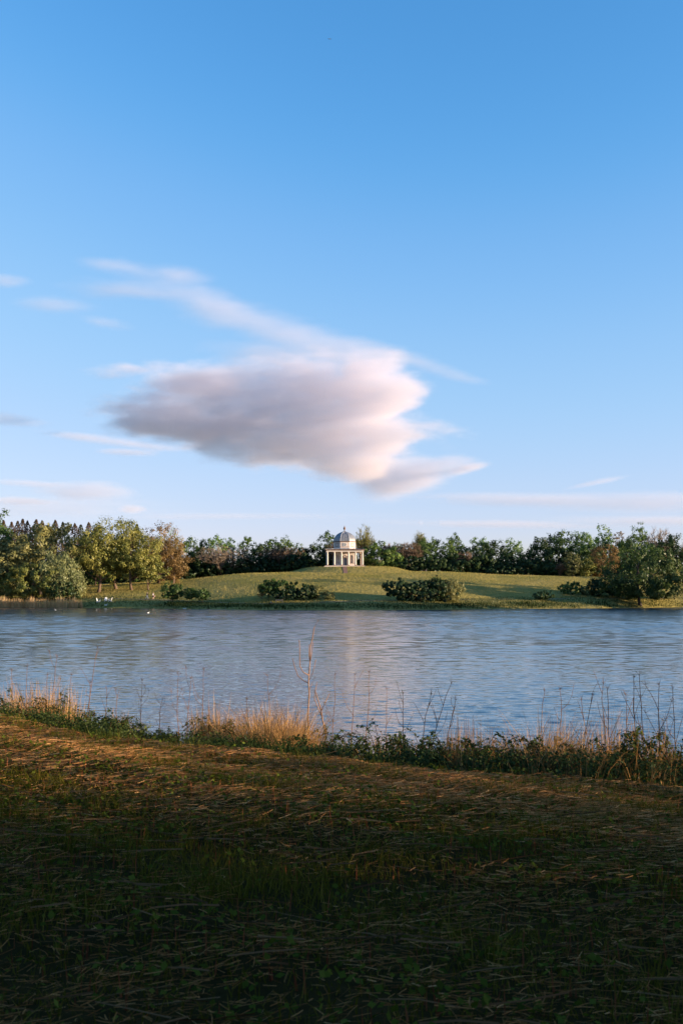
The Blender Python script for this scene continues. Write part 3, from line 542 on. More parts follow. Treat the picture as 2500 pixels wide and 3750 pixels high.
SL = [
 (2085, 2134, 95, 252, 'shrub', 'see-through sunlit shrub pair left of the round dark bush'), (2184, 2120, 82, 252, 'shrub_dark', 'round dark bush on the lawn'), (2238, 2138, 75, 252, 'shrub_dark', 'dark bush between the round bush and the willow'), (2138, 2148, 58, 252.5, 'shrub_olive', 'small olive shrub left of the round dark bush'), (2415, 2130, 120, 252, 'shrub_dark', 'wide dark bush under the willow at right'),
 (2300, 2150, 100, 250, 'shrub', 'low bush at the foot of the dark willow'), (1985, 2166, 80, 240, 'shrub_dark', 'spiky low bush on the shadowed shore'),
 (985, 2124, 75, 231, 'small', 'little tree on thin stems, left end of the lawn shrubs'), (960, 2142, 34, 233, 'brown', 'small reddish brown bush beside the little stemmed tree'), (1040, 2128, 100, 231, 'small', 'second stemmed small tree of the left lawn clump'), (1105, 2138, 110, 230, 'shrub_dark', 'dark middle shrub of the left lawn clump'), (1160, 2148, 75, 230, 'shrub_olive', 'olive shrub at the right of the left lawn clump'), (1207, 2172, 44, 228, 'shrub_olive', 'low pale gorse bush right of the left lawn clump'), (1060, 2160, 170, 229, 'shrub_dark', 'low dark undergrowth of the left lawn clump'),  # left clump: darker leaves carry the shade of its camera side
 (1468, 2128, 120, 228, 'shrub_dark', 'dark left shrub of the central lawn clump'), (1535, 2130, 120, 229, 'shrub_dark', 'dark middle shrub of the central lawn clump'), (1600, 2120, 100, 230, 'shrub_dark', 'green peaked shrub of the central lawn clump'), (1650, 2126, 95, 230, 'shrub_olive', 'sunlit olive right shrub of the central lawn clump'), (1540, 2162, 230, 226, 'shrub_dark', 'low bramble skirt of the central lawn clump'),  # central clump: shade of the camera side put into darker leaf kinds
 (635, 2140, 85, 234.6, 'small', 'left of three small trees on the shore'), (702, 2156, 62, 233.6, 'small', 'middle of three small trees on the shore'), (745, 2160, 60, 232.4, 'small', 'right of three small trees on the shore'),
]
for t in SL: tree(*t, group='shrubs on the lawn and far shore', name='shrub', cat='shrub')
# trees of the right shore and of the near bank, outside the picture: they throw the shade that lies on both banks
def shade_tree(x, y, H, Wd, label, seed, kind='shade', g='trees beside the view'):
    return tree(0, 0, 0, 0, kind, label, g, loc=(x, y), H=H, Wd=Wd, seed=seed)
for k, (u, extra) in enumerate([(207 + 2.9 * i, -.4 + .3 * (i % 3)) for i in range(10)]):
    x0 = (u - SX * 222) / SY; t = (.343 * 222 + 11 - x0) / (SX + .343 * SY); px_, py_ = x0 + SX * t, 222 - SY * t
    shade_tree(px_, py_, 1.6 + extra + t * math.tan(SUN_EL) - gz(px_, py_), 11 + .02 * t, 'shore tree outside the frame on the right bank of the lake', 500 + k)
shade_tree(96, 233, 9.0, 12, 'added tree outside the frame that shades the dark willow', 530)  # unseen tree, added to keep the willow in shade
# ---------------------------------------------------------------- far bank: reeds, lawn grass, shore grass
def blades(name, x, y, h, w, lean, mat, label, rng, tint=None, segs=2, z=None, curl=.35, bend_dir=None, cat='grass'):
    """upright blades, each a tapering bent ribbon"""
    n = len(x); z = ground_z(x, y) - .01 if z is None else z
    a = rng.uniform(0, 6.28, n) if bend_dir is None else bend_dir; d = np.stack([np.cos(a), np.sin(a)], -1) * np.asarray(lean).reshape(-1, 1); f = rng.uniform(0, 6.28, n); wv = np.stack([np.cos(f), np.sin(f), np.zeros(n)], -1) * np.asarray(w).reshape(-1, 1) * .5
    rows = []
    for k in range(segs + 1):
        t = k / segs; c = np.stack([x + d[:, 0] * h * t ** (1 + curl * 2), y + d[:, 1] * h * t ** (1 + curl * 2), z + h * t * (1 - .25 * t * np.asarray(lean))], -1); ww = wv * (1 - t ** 1.6 * .92)
        rows += [c - ww, c + ww]
    V = np.stack(rows, 1).reshape(-1, 3); m = 2 * (segs + 1); i = np.arange(n)[:, None] * m
    F = np.concatenate([i + np.array([2 * k, 2 * k + 1, 2 * k + 3, 2 * k + 2]) for k in range(segs)])
    ti = np.clip(.5 + .2 * rng.normal(size=n), 0, 1) if tint is None else np.clip(tint, 0, 1)
    o = mesh_np(name, V, F, mat, tint=np.repeat(ti, m)); return tag(o, label, cat, kind='stuff')
rng = np.random.default_rng(5)
n = 1400; px = rng.uniform(-120, 306, n); Yb = np.interp(X(px, 245), SHX, SHY); d = rng.uniform(-1.5, .3, n); y = Yb + d; x = X(px, y)
clump = .5 + .5 * np.sin(px * .09) * np.sin(px * .033 + 1) ; hh = rng.uniform(1.7, 2.7, n) * (.75 + .4 * clump)
blades('reed_bed', x, y, hh, rng.uniform(.08, .16, n), rng.uniform(0, .18, n), M['reed'], 'golden dry reeds along the far left shore', rng, .35 + .4 * clump + .15 * rng.normal(size=n), z=np.maximum(ground_z(x, y), -.05), cat='reeds')
n = 150000; x = rng.uniform(-95, 105, n); y = rng.uniform(222, 300, n); yp = np.interp(x, PA[:, 0], PA[:, 1]); keep = (y > yp + 2.0) & (np.abs(x) < .37 * y + 3) & ~((np.abs(x - TX) < 6.2) & (np.abs(y - TY) < 6.2)) & ~((np.abs(x - TX) < .8) & (y > 275) & (y < TY)); x, y = x[keep], y[keep]; n = len(x)
blades('lawn_grass', x, y, rng.uniform(.10, .24, n), rng.uniform(.08, .17, n), rng.uniform(0, .5, n), M['lawn_blade'], 'sunlit tussocky grass of the park lawn', rng, .5 + .1 * rng.normal(size=n), segs=1)
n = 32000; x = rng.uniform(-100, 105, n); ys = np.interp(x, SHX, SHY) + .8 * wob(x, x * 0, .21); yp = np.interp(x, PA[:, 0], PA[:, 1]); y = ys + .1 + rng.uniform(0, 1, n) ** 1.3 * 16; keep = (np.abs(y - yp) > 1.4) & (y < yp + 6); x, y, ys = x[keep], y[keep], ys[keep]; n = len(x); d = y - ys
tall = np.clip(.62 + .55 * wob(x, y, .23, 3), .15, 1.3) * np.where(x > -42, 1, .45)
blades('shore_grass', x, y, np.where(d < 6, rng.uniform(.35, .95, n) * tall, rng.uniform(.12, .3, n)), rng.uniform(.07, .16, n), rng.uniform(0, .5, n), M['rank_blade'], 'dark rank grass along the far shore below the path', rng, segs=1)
# ---------------------------------------------------------------- near bank
def py_to_u(px, u): y = u / (LX + LY * (px - 1250) / FPX); return X(px, y), y
def inview(x, y, m=.5): return np.abs(x) < .343 * y * 1.04 + m
def scatter(rng, n, y0, y1, power=1.0):
    y = y0 + (y1 - y0) * rng.uniform(0, 1, n) ** power; x = rng.uniform(-1, 1, n) * (.343 * y * 1.04 + 1.5); return x, y
rng = np.random.default_rng(11)
U = lambda x, y: LY * x + LX * y
def patchn(x, y, s, seed): return wob(x, y, s, seed) * .6 + wob(x * 1.3 + 5, y * 1.1 - 3, s * 2.7, seed + 3) * .4
n = 205000; x, y = scatter(rng, n, 2.9, 18.5, .62); u = U(x, y); pn = patchn(x, y, 1.1, 1.0); keep = (u < 12.5) & (rng.uniform(-.75, .9, n) < pn + .42 - .12 * np.clip((u - 6.5) / 3, 0, 1)); x, y, u, pn = x[keep], y[keep], u[keep], pn[keep]; n = len(x)
blades('turf_grass', x, y, rng.uniform(.035, .115, n) * (1 + .5 * pn) * np.where(patchn(x, y, 2.6, 21.0) > .22, 1.9, .95) * (1 + .5 * (rng.uniform(0, 1, n) < .08)), rng.uniform(.004, .009, n) * (.8 + .04 * y), rng.uniform(.1, 1.0, n), M['turf_blade'], 'short trampled grass of the near bank', rng, .46 + .16 * pn + .17 * rng.normal(size=n), segs=2)
# broad leaved weeds among the grass
n = 76000; x, y = scatter(rng, n, 2.9, 18, .65); u = U(x, y); pn = patchn(x, y, .8, 7.0); keep = (u < 12) & (rng.uniform(-.5, .9, n) < pn + .1); x, y = x[keep], y[keep]; n = len(x)
P = np.stack([x, y, ground_z(x, y) + rng.uniform(.015, .085, n) * np.where(patchn(x, y, 2.1, 15.0) > .2, 2.0, 1)], -1); Nn = unit(rng, n) * .7 + np.array([0, 0, .8]); Nn /= np.linalg.norm(Nn, axis=1, keepdims=True); V, F = leaf_quads(P, Nn, rng.uniform(.02, .055, n), rng, .75)
tag(mesh_np('ground_weeds', V, F, M['herb_leaf'], tint=np.repeat(np.clip(.45 + .2 * rng.normal(size=n), 0, 1), 4)), 'small leafy weeds spread through the near turf', 'weeds', kind='stuff')
# cut straw lying in drifts
def lying(name, x, y, L, wd, ang, mat, label, rng, tint, lift=.03, cat='straw'):
    n = len(x); segs = 2; c, s = np.cos(ang), np.sin(ang); bow = rng.normal(size=n) * .035 * L; rows = []
    tiltz = rng.normal(size=n) * .10; z0 = rng.uniform(.008, lift, n) * 1.0; ro_ = rng.uniform(-1.3, 1.3, n); cr_, sr_ = np.cos(ro_), np.sin(ro_)
    for k in range(segs + 1):
        t = k / segs - .5; b = bow * (1 - 4 * t * t); cx, cy = x + c * L * t - s * b, y + s * L * t + c * b; z = ground_z(cx, cy) + z0 + np.abs(tiltz) * L * (.5 + t) + .012
        o = np.stack([-s * wd * .5 * cr_, c * wd * .5 * cr_, wd * .5 * sr_], -1); ctr = np.stack([cx, cy, z], -1); rows += [ctr - o, ctr + o]
    V = np.stack(rows, 1).reshape(-1, 3); m = 2 * (segs + 1); i = np.arange(n)[:, None] * m; F = np.concatenate([i + np.array([2 * k, 2 * k + 1, 2 * k + 3, 2 * k + 2]) for k in range(segs)])
    return tag(mesh_np(name, V, F, mat, tint=np.repeat(np.clip(tint, 0, 1), m)), label, cat, kind='stuff')
n = 235000; x, y = scatter(rng, n, 2.9, 17.5, .7); u = U(x, y); pn = patchn(x, y, .75, 3.3); keep = (u < 11.6) & (rng.uniform(-.25, 1.1, n) < pn + .36 * np.clip((u - 5.5) / 3.5, 0, 1) + .14); x, y, pn, u = x[keep], y[keep], pn[keep], u[keep]; n = len(x)
ang = -.35 + .9 * wob(x, y, .9, 6) + rng.normal(size=n) * (.9 - .35 * np.clip((u - 5) / 3, 0, 1))
lying('straw_litter', x, y, rng.uniform(.025, .10, n) * (.75 + .07 * y) * (1 + .8 * (rng.uniform(0, 1, n) < .06)), rng.uniform(.0014, .0038, n) * (.6 + .07 * y), ang, M['straw_blade'], 'flattened dry straw littering the near bank', rng, .30 + .16 * np.clip((u - 4) / 4, 0, 1) + .2 * rng.normal(size=n), .085)  # straw tint lowered where the turf lies in shade, deepening that shade
n = 3600; x, y = scatter(rng, n, 4, 16, .8); keep = (U(x, y) < 11) & (U(x, y) > 3); x, y = x[keep], y[keep]; n = len(x)
blades('cut_stubs', x, y, rng.uniform(.06, .17, n), rng.uniform(.008, .016, n), rng.uniform(0, .2, n), M['red_stub'], 'short reddish cut stems standing in the turf', rng, segs=1, cat='stubs')
n = 1600; x, y = scatter(rng, n, 2.9, 15); keep = U(x, y) < 11; x, y = x[keep], y[keep]; n = len(x)
lying('broken_stems', x, y, rng.uniform(.12, .42, n), rng.uniform(.004, .009, n), rng.uniform(-.9, .5, n), M['dark_stem'], 'loose brown cut stems lying on the turf', rng, .7 + .25 * rng.normal(size=n), .09)
# the slope between turf and water: dark grass and nettles
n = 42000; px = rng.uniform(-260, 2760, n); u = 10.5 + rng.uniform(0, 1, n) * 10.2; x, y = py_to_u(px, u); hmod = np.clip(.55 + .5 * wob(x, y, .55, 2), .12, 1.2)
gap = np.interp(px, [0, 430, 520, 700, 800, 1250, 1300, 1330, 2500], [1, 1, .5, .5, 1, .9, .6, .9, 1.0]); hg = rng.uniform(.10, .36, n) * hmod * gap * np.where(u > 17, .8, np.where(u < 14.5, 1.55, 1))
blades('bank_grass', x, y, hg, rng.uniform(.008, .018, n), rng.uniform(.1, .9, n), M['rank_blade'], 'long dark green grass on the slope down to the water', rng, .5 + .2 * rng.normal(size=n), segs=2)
n = 46000; px = rng.uniform(-260, 2760, n); u = 10.6 + rng.uniform(0, 1, n) * 9.2; x, y = py_to_u(px, u); pn = patchn(x, y, .7, 12); gap = np.interp(px, [0, 430, 520, 700, 800, 1250, 1300, 1330, 2500], [1, 1, .3, .3, 1, .9, .5, .9, 1.1]); keep = rng.uniform(-.7, .8, n) < pn; x, y, pn, gap = x[keep], y[keep], pn[keep], gap[keep]; n = len(x)
P = np.stack([x, y, ground_z(x, y) + rng.uniform(.03, .30, n) * gap * (1 + .5 * pn)], -1); Nn = unit(rng, n) * .8 + np.array([0, -.1, .6]); Nn /= np.linalg.norm(Nn, axis=1, keepdims=True); V, F = leaf_quads(P, Nn, rng.uniform(.02, .06, n), rng, .5)
tag(mesh_np('bank_nettles', V, F, M['bramble_leaf'], tint=np.repeat(np.clip(.42 + .2 * rng.normal(size=n), 0, 1), 4)), 'dark green nettles and herbs covering the slope', 'nettles', kind='stuff')
# leafy bushes on the slope
def bank_bush(px, u, w, h, label, seed, nl=2200, arcs=8, mat='bramble_leaf', arch=False):
    r = np.random.default_rng(seed); h *= 1.32 if px > 1450 else 1.08; x, y = py_to_u(px, u); z = gz(x, y); root = tag(empty('bramble_bush', (x, y, z)), label, 'bush', 'bushes at the water edge')
    C, P, Nn, ti = crown_points(r, w / 2, h / 2, 30, int(nl * 1.6), .15 * max(w, h), .2, 1.0, .8, h * .5); P[:, 2] = np.maximum(P[:, 2], .02); Nn[:, 2] += .3
    V, F = leaf_quads(P, Nn, r.uniform(.022, .06, int(nl * 1.6)), r, .55); mb = MB()
    for k in range(arcs):
        a = r.uniform(0, 6.28); L = w * r.uniform(.3, .6) * (1.5 if arch else 1); t = np.linspace(0, 1, 8); hh = h * r.uniform(.8, 1.25)
        q = np.stack([np.cos(a) * L * t, np.sin(a) * L * t * .6, hh * np.sin(t * 2.2) ** 1.0 + .02], -1); mb.tube(q, np.linspace(.007, .003, 8), 4)
        m = 34; i = r.uniform(.2, 1, m); c = np.stack([np.interp(i, t, q[:, j]) for j in range(3)], -1) + r.normal(size=(m, 3)) * .025
        v2, f2 = leaf_quads(c, unit(r, m) * .6 + np.array([0, 0, .7]), r.uniform(.04, .07, m), r, .6); F = np.concatenate([F, f2 + len(V)]); V = np.concatenate([V, v2]); ti = np.concatenate([ti, np.clip(.5 + .2 * r.normal(size=m), 0, 1)])
    mb.build('stems', M['dark_stem'], root); mesh_np('leaves', V, F, M[mat], root, tint=np.repeat(ti, 4)); return root
for k, b in enumerate((
 (70, 14.2, 1.90, 0.72, 'dark leafy bush at the left picture edge above the turf'), (230, 14.6, 1.70, 0.67, 'dark leafy bush second from the left picture edge'), (380, 15.0, 1.50, 0.52, 'low leafy bush left of the open water gap'), (470, 15.4, 1.10, 0.38, 'small leafy bush beside the open water gap'),
 (620, 17.0, 0.80, 0.34, 'small dark nettle clump standing in the water gap'), (800, 15.6, 1.30, 0.62, 'dark bush left of the orange grass tussock'), (880, 14.8, 1.00, 0.50, 'dark leafy clump touching the orange grass tussock'), (1190, 16.0, 1.25, 0.60, 'glossy green bush right of the bare sapling'), (1100, 14.4, 1.60, 0.42, 'low nettles in front of the orange tussock'),
 (1400, 15.6, 1.30, 0.72, 'arching bramble with big leaves in front of the lake'), (1500, 14.6, 1.27, 0.48, 'dense dark bramble right of the arching one'), (1620, 14.0, 1.10, 0.37, 'low dark bush before the red brown stems'), (1760, 15.4, 0.77, 0.51, 'leafy elder shoot among the thin reddish stems'), (1900, 13.6, 1.10, 0.43, 'low bush under the leaning dry tussock'), (2030, 14.4, 1.02, 0.53, 'leafy bush right of the leaning dry tussock'), (2150, 14.8, 1.19, 0.64, 'dark domed bush below the tall right stems'), (2300, 13.4, 1.10, 0.62, 'green bush before the tall dark stems at right'), (2440, 13.6, 1.19, 0.61, 'leafy bush at the right picture edge'), (2220, 12.6, 1.02, 0.33, 'low leafy clump at the foot of the right bank bushes'))):
    bank_bush(*b, seed=900 + k, arch=(k == 9), arcs=14 if k == 9 else 7, nl=900 if k == 9 else 2300, mat='herb_leaf' if k in (7, 12, 16) else 'bramble_leaf')
for k, (px, h, lb) in enumerate(((20, .34, 'low nettle clump at the left edge of the turf lip'), (150, .30, 'nettle clump on the turf lip, second from left'), (290, .30, 'nettle clump on the turf lip left of the gap'), (430, .36, 'broad leaved dock clump on the lip left of the gap'), (560, .26, 'low clump on the lip below the water gap'), (700, .30, 'low clump on the lip left of the orange tussock'), (840, .34, 'clump on the lip below the dark bush'), (980, .38, 'nettles on the lip below the orange tussock'), (1120, .40, 'nettles on the lip below the sapling'), (1260, .42, 'dark clump on the lip below the open water'), (1390, .46, 'dark clump on the lip below the arching bramble'), (1510, .50, 'dark clump on the lip right of the arching bramble'), (1640, .50, 'dark clump on the lip below the reddish stems'), (1770, .52, 'dark clump on the lip, middle right'), (1890, .54, 'dark clump on the lip under the leaning tussock'), (2010, .56, 'dark clump on the lip right of the leaning tussock'), (2130, .58, 'dark clump on the lip left of the dried leaf'), (2250, .58, 'dark clump on the lip right of the dried leaf'), (2370, .60, 'dark clump on the lip, second from the right edge'), (2480, .62, 'dark clump on the lip at the right picture edge'))):
    bank_bush(px, 11.9 + .25 * math.sin(k * 2.1), 1.1, h * (.9 if px < 1300 else .66), lb, 1200 + k, nl=1300, arcs=4)
# dry grass tussocks and thin stems
def dry_patch(name, px0, px1, u0, u1, n, h0, h1, label, lean=.25, dirc=None, wd=(.006, .014), mat='dry_stem', seed=0, tn=.5, per=26):
    r = np.random.default_rng(seed); m = max(6, n // per); cpx = r.uniform(px0, px1, m); cu = r.uniform(u0, u1, m); cx, cy = py_to_u(cpx, cu); ch = r.uniform(.55, 1.15, m) ** 1.3; ca = r.uniform(0, 6.28, m) if dirc is None else dirc + .7 * r.normal(size=m); cl = r.uniform(.1, 1, m) * lean; cs = r.uniform(.05, .2, m)
    edge = np.clip(np.minimum(cpx - px0, px1 - cpx) / (.22 * (px1 - px0) + 1), .3, 1) ** .6; k = r.integers(0, m, n); ox, oy = r.normal(size=n) * cs[k], r.normal(size=n) * cs[k]; x, y = cx[k] + ox, cy[k] + oy
    bd = np.where(r.uniform(0, 1, n) < .6, ca[k] + .5 * r.normal(size=n), np.arctan2(oy, ox)); h = r.uniform(h0, h1, n) * edge[k] * ch[k] * np.where(r.uniform(0, 1, n) < .25, .55, 1)
    return blades(name, x, y, h, r.uniform(*wd, n), np.clip(cl[k] + .12 * r.normal(size=n), .02, 1.1), M[mat], label, r, tn + .1 * r.normal(size=m)[k] + .18 * r.normal(size=n), segs=3, bend_dir=bd, cat='dry grass')
dry_patch('dry_grass', 885, 1155, 13.2, 16.8, 8000, .55, 1.15, 'orange dry grass tussock round the bare sapling', .75, None, seed=21, tn=.42)
dry_patch('dry_grass', 1560, 1930, 14.2, 18.0, 2400, .6, 1.2, 'thin upright red brown stems on the right bank', .16, None, seed=22, tn=.3)
dry_patch('dry_grass', 1880, 2110, 12.8, 16.4, 3300, .6, 1.25, 'leaning dry tussock on the right bank', .8, -.2, seed=23, tn=.4)
dry_patch('dry_grass', 2040, 2560, 12.4, 17.0, 4200, .55, 1.25, 'dry brown grass behind the right bank bushes', .4, None, seed=24, tn=.34)
dry_patch('dry_grass', 1560, 2560, 11.4, 13.4, 2400, .35, .75, 'red brown dry grass along the right turf lip', .55, None, seed=32, tn=.28)
dry_patch('dry_grass', 1240, 1900, 11.6, 14.5, 1800, .3, .6, 'sparse dry grass on the slope under the brambles', .5, None, seed=31, tn=.4)
dry_patch('dry_grass', -60, 350, 14.0, 17.4, 5500, .5, 1.2, 'sunlit dry stems behind the left bank bushes', .3, None, seed=25, tn=.48)
dry_patch('dry_grass', 330, 560, 15.0, 18.0, 1100, .3, .8, 'short dry stems beside the open water gap', .3, None, seed=26, tn=.55)
dry_patch('dry_grass', 700, 920, 14.6, 17.4, 3200, .45, 1.05, 'dry red brown grass left of the orange tussock', .4, None, seed=27, tn=.42)
dry_patch('dry_grass', 1280, 1620, 16.0, 18.0, 520, .3, .9, 'few thin dry stems behind the arching bramble', .3, None, seed=28, tn=.5)
# single tall dead stems
def tall_stem(px, top, u, label, seed, lean=0.0, dark=False, umbel=False, forks=3, r0=.006):
    r = np.random.default_rng(seed); x, y = py_to_u(px, u); z = gz(x, y); H = at(px, top, y).z - z; root = tag(empty('dead_stem', (x, y, z)), label, 'plant stem', 'tall dead stems at the water edge'); mat = M['dark_stem'] if dark else M['dry_stem']
    t = np.linspace(0, 1, 9); P = np.stack([lean * t ** 1.4 + .012 * np.cumsum(r.normal(size=9)), .02 * np.cumsum(r.normal(size=9)) * .5, t * H - .02], -1); mb = MB().tube(P, np.linspace(r0, r0 * .4, 9), 5); mb.build('stem', mat, root)
    for k in range(forks):
        br = MB(); i = r.uniform(.35, .92); s = np.array([np.interp(i, t, P[:, j]) for j in range(3)]); sd = r.choice([-1, 1]); L = H * r.uniform(.12, .28); e = s + np.array([sd * L * r.uniform(.25, .55), r.normal() * .05, L]); q, rr = limb(r, s, e, r0 * .5, r0 * .25, 4, -.15); br.tube(q, rr, 4)
        if umbel:
            for m in range(7): a = r.normal(size=3) * .05 + np.array([0, 0, .05]); br.tube([e, e + a], [.002, .0015], 3)
        br.build('side_shoot', mat, root)
    br = MB()
    for m in range(8):
        a = r.normal(size=3) * np.array([.03, .03, .03]) + np.array([0, 0, .05]); br.tube([P[-1], P[-1] + a], [.0025, .0015], 3)
    br.build('seed_head', mat, root); return root
ST = [(325, 2370, 16, .28, 0, 0, 'tall reddish stem leaning right, highest at the left'), (120, 2440, 15.8, .02, 0, 0, 'upright stem near the left picture edge'), (210, 2405, 16, .02, 0, 1, 'stem with a small head in the left dry grass'), (55, 2450, 15.6, .05, 0, 0, 'stem at the far left of the dry grass'), (185, 2470, 15.6, 0, 0, 0, 'short thick stem in the left dry grass'), (262, 2470, 16, .04, 0, 0, 'thin stem left of the leaning reddish stem'), (345, 2500, 16, -.02, 0, 0, 'thin stem right of the leaning reddish stem'), (440, 2525, 16.2, -.03, 0, 0, 'stout short stem left of the water gap'),
 (523, 2490, 17, .02, 1, 1, 'forked dead umbel standing in the water gap'), (665, 2470, 17, .03, 0, 1, 'tall pale umbel right of the water gap'), (690, 2480, 17, .05, 0, 1, 'second pale umbel right of the water gap'), (745, 2450, 17, 0, 0, 0, 'thin pale stem left of the dark bush'), (590, 2560, 17, .02, 1, 0, 'short dark stem in the water gap'), (400, 2520, 16.5, .02, 0, 0, 'slim stem on the left shore of the gap'), (905, 2560, 16, .01, 0, 0, 'straight thin stem at the left of the orange tussock'), (985, 2470, 16.4, .0, 0, 0, 'upright dry stem left of the sapling'), (1290, 2470, 17, .08, 0, 0, 'tall curved stem right of the sapling'), (1215, 2470, 16.8, .02, 0, 0, 'straight pale stem just right of the sapling'), (1335, 2460, 17, .05, 0, 0, 'thin stem behind the arching bramble'), (1410, 2520, 17, .0, 0, 0, 'slender stem above the arching bramble'), (1460, 2540, 16.5, .03, 1, 0, 'dark slender stem right of the arching bramble'), (1560, 2500, 16, .45, 1, 0, 'long dark stem leaning far right, middle of the bank'), (1520, 2540, 16, .3, 1, 0, 'dark leaning stem beside the long leaning one'), (1600, 2560, 16, .2, 1, 0, 'short dark leaning stem left of the reddish stems'),
 (1960, 2530, 16, .05, 0, 0, 'thin stem above the leaning tussock'), (2040, 2520, 16.4, .0, 0, 0, 'pale stem right of the leaning tussock'), (2110, 2540, 16, .2, 1, 0, 'dark twig leaning right over the domed bush'), (2230, 2520, 15.6, -.08, 1, 0, 'dark stem left of the tallest pair at right'), (2308, 2478, 15.2, -.01, 1, 0, 'left of the two tallest dark stems at right'), (2338, 2470, 15.2, -.02, 1, 0, 'right of the two tallest dark stems at right'), (2385, 2505, 15.0, .0, 1, 1, 'dark branched stem right of the tallest pair'), (2450, 2520, 15.0, .03, 1, 1, 'dark stem with dry heads near the right picture edge'), (2205, 2500, 16, .0, 0, 0, 'pale straight stem behind the domed bush'), (2270, 2540, 16, .02, 0, 0, 'pale stem between the dark stems at right'), (2160, 2560, 16, -.12, 0, 0, 'pale stem leaning left over the domed bush')]
for k, (px, tp, u, ln, dk, um, lb) in enumerate(ST): tall_stem(px, tp, u, lb, 300 + k, ln, bool(dk), bool(um), 4 if dk else 2, .010 if dk else .009)
# the bare sapling and the forked twig beside it
def sapling():
    x, y = py_to_u(1131, 16.2); z = gz(x, y); s = y / FPX; root = tag(empty('sapling', (x, y, z)), 'bare young sapling with upswept branches rising from the orange tussock', 'sapling'); b = np.array([x, y, z]) ; r = np.random.default_rng(3)
    def pt(px, py, dy=0.0): p = at(px, py, y + dy); return np.array([p.x, p.y, p.z]) - b
    mb = MB().tube([pt(1133, 2720), pt(1127, 2620), pt(1132, 2540), pt(1129, 2500), pt(1134, 2430), pt(1136, 2370), pt(1143, 2340), pt(1150, 2300), pt(1166, 2270)], [.0145, .0135, .0125, .0115, .0105, .0095, .0085, .0075, .006], 7); mb.build('trunk', M['sapling_bark'], root, True)
    for Q, rr in (([(1129, 2502), (1112, 2494), (1090, 2475), (1078, 2440), (1070, 2410)], .006), ([(1132, 2474), (1110, 2462), (1098, 2440), (1097, 2410), (1097, 2375), (1095, 2343)], .0065), ([(1133, 2490), (1144, 2468), (1150, 2445), (1156, 2415)], .005), ([(1135, 2424), (1140, 2400), (1146, 2352)], .005), ([(1134, 2426), (1131, 2400), (1132, 2360)], .004), ([(1131, 2530), (1142, 2505), (1155, 2478)], .003)):
        dy = r.normal() * .12; n = len(Q); MB().tube([pt(a, c, dy * i / n) for i, (a, c) in enumerate(Q)], np.linspace(rr * 1.45, .006, n), 5).build('branch', M['sapling_bark'], root, True)
    r2 = tag(empty('forked_twig', (b[0], b[1], b[2])), 'broken forked twig stuck in the green bush beside the sapling', 'twig')
    MB().tube([pt(1194, 2688), pt(1181, 2640), pt(1176, 2603)], [.015, .013, .011], 5).build('stalk', M['sapling_bark'], r2, True)
    for Q in ([(1176, 2603), (1163, 2560), (1154, 2530), (1160, 2500)], [(1176, 2603), (1192, 2570), (1206, 2540)], [(1178, 2625), (1163, 2590), (1151, 2560), (1153, 2530)]): MB().tube([pt(a, c) for a, c in Q], np.linspace(.010, .005, len(Q)), 4).build('prong', M['sapling_bark'], r2, True)
sapling()
# a pale dried leaf caught in the stems at right
x, y = py_to_u(2180, 12.9); z = gz(x, y) + .30
n = 6; V = []
for i in range(n):
    t = i / (n - 1); ww = .05 * math.sin(math.pi * min(max(t, .06), .96)); V += [(x - .09 + .18 * t, y - ww * .3, z + .09 * math.sin(t * 4) - ww), (x - .09 + .18 * t, y + .01, z + .09 * math.sin(t * 4)), (x - .09 + .18 * t, y - ww * .4, z + .09 * math.sin(t * 4) + ww)]
tag(mesh_np('dried_leaf', V, [[i * 3 + j, i * 3 + 3 + j, i * 3 + 4 + j, i * 3 + 1 + j] for i in range(n - 1) for j in range(2)], M['straw_blade'], tint=[.7] * len(V)), 'curled pale dried leaf caught among stems on the right bank', 'leaf')
# shade on the near bank: hedge and trees to the right of and behind the camera
def beside(t, off): return SX * t + SY * off, 7.1 / SX - SY * t + SX * off
for k, (t, off, H, Wd, kd) in enumerate(((16, -1.2, 3.4, 3.2, 'open_shade'), (22, -.2, 4.4, 4.2, 'open_shade'), (28, .6, 4.6, 3.6, 'open_shade'), (33, 2.4, 5.0, 3.4, 'open_shade'), (25, 3.6, 3.6, 2.4, 'open_shade'), (30, 5.2, 4.2, 2.2, 'open_shade'), (21, 1.6, 3.2, 2.0, 'open_shade'), (19, -4.6, 5.0, 6.0, 'shade'), (27, -4.8, 7.5, 8.0, 'shade'), (36, -5.0, 9.0, 9.5, 'shade'), (22, -10, 6.5, 8.0, 'shade'), (31, -12, 9, 10, 'shade'), (24, -16, 7, 8.5, 'shade'), (42, -20, 11, 12, 'shade'), (28, -23, 9, 10, 'shade'))):
    shade_tree(*beside(t, off), H, Wd, 'hedgerow tree outside the frame right of the near bank', 700 + k, kd)
for k, (x, y, H, Wd) in enumerate(((10.6, 10.2, 1.1, 2.6), (11.4, 12, 1.7, 3.0), (12, 13.8, 2.0, 3.0), (12.6, 15.8, 2.1, 3.2))):
    shade_tree(x, y, H, Wd, 'added shrub outside the frame to the right, shading the slope', 760 + k, 'shrub_dark')  # unseen shrubs, added and kept low so their shadow covers just the slope
for k, (x, y, H, Wd) in enumerate(((5, -14, 11, 9), (-8, -22, 13, 11))):
    shade_tree(x, y, H, Wd, 'added tree outside the frame behind the camera, blocking sky light', 800 + k)  # unseen trees, added to cut sky light on the foreground turf
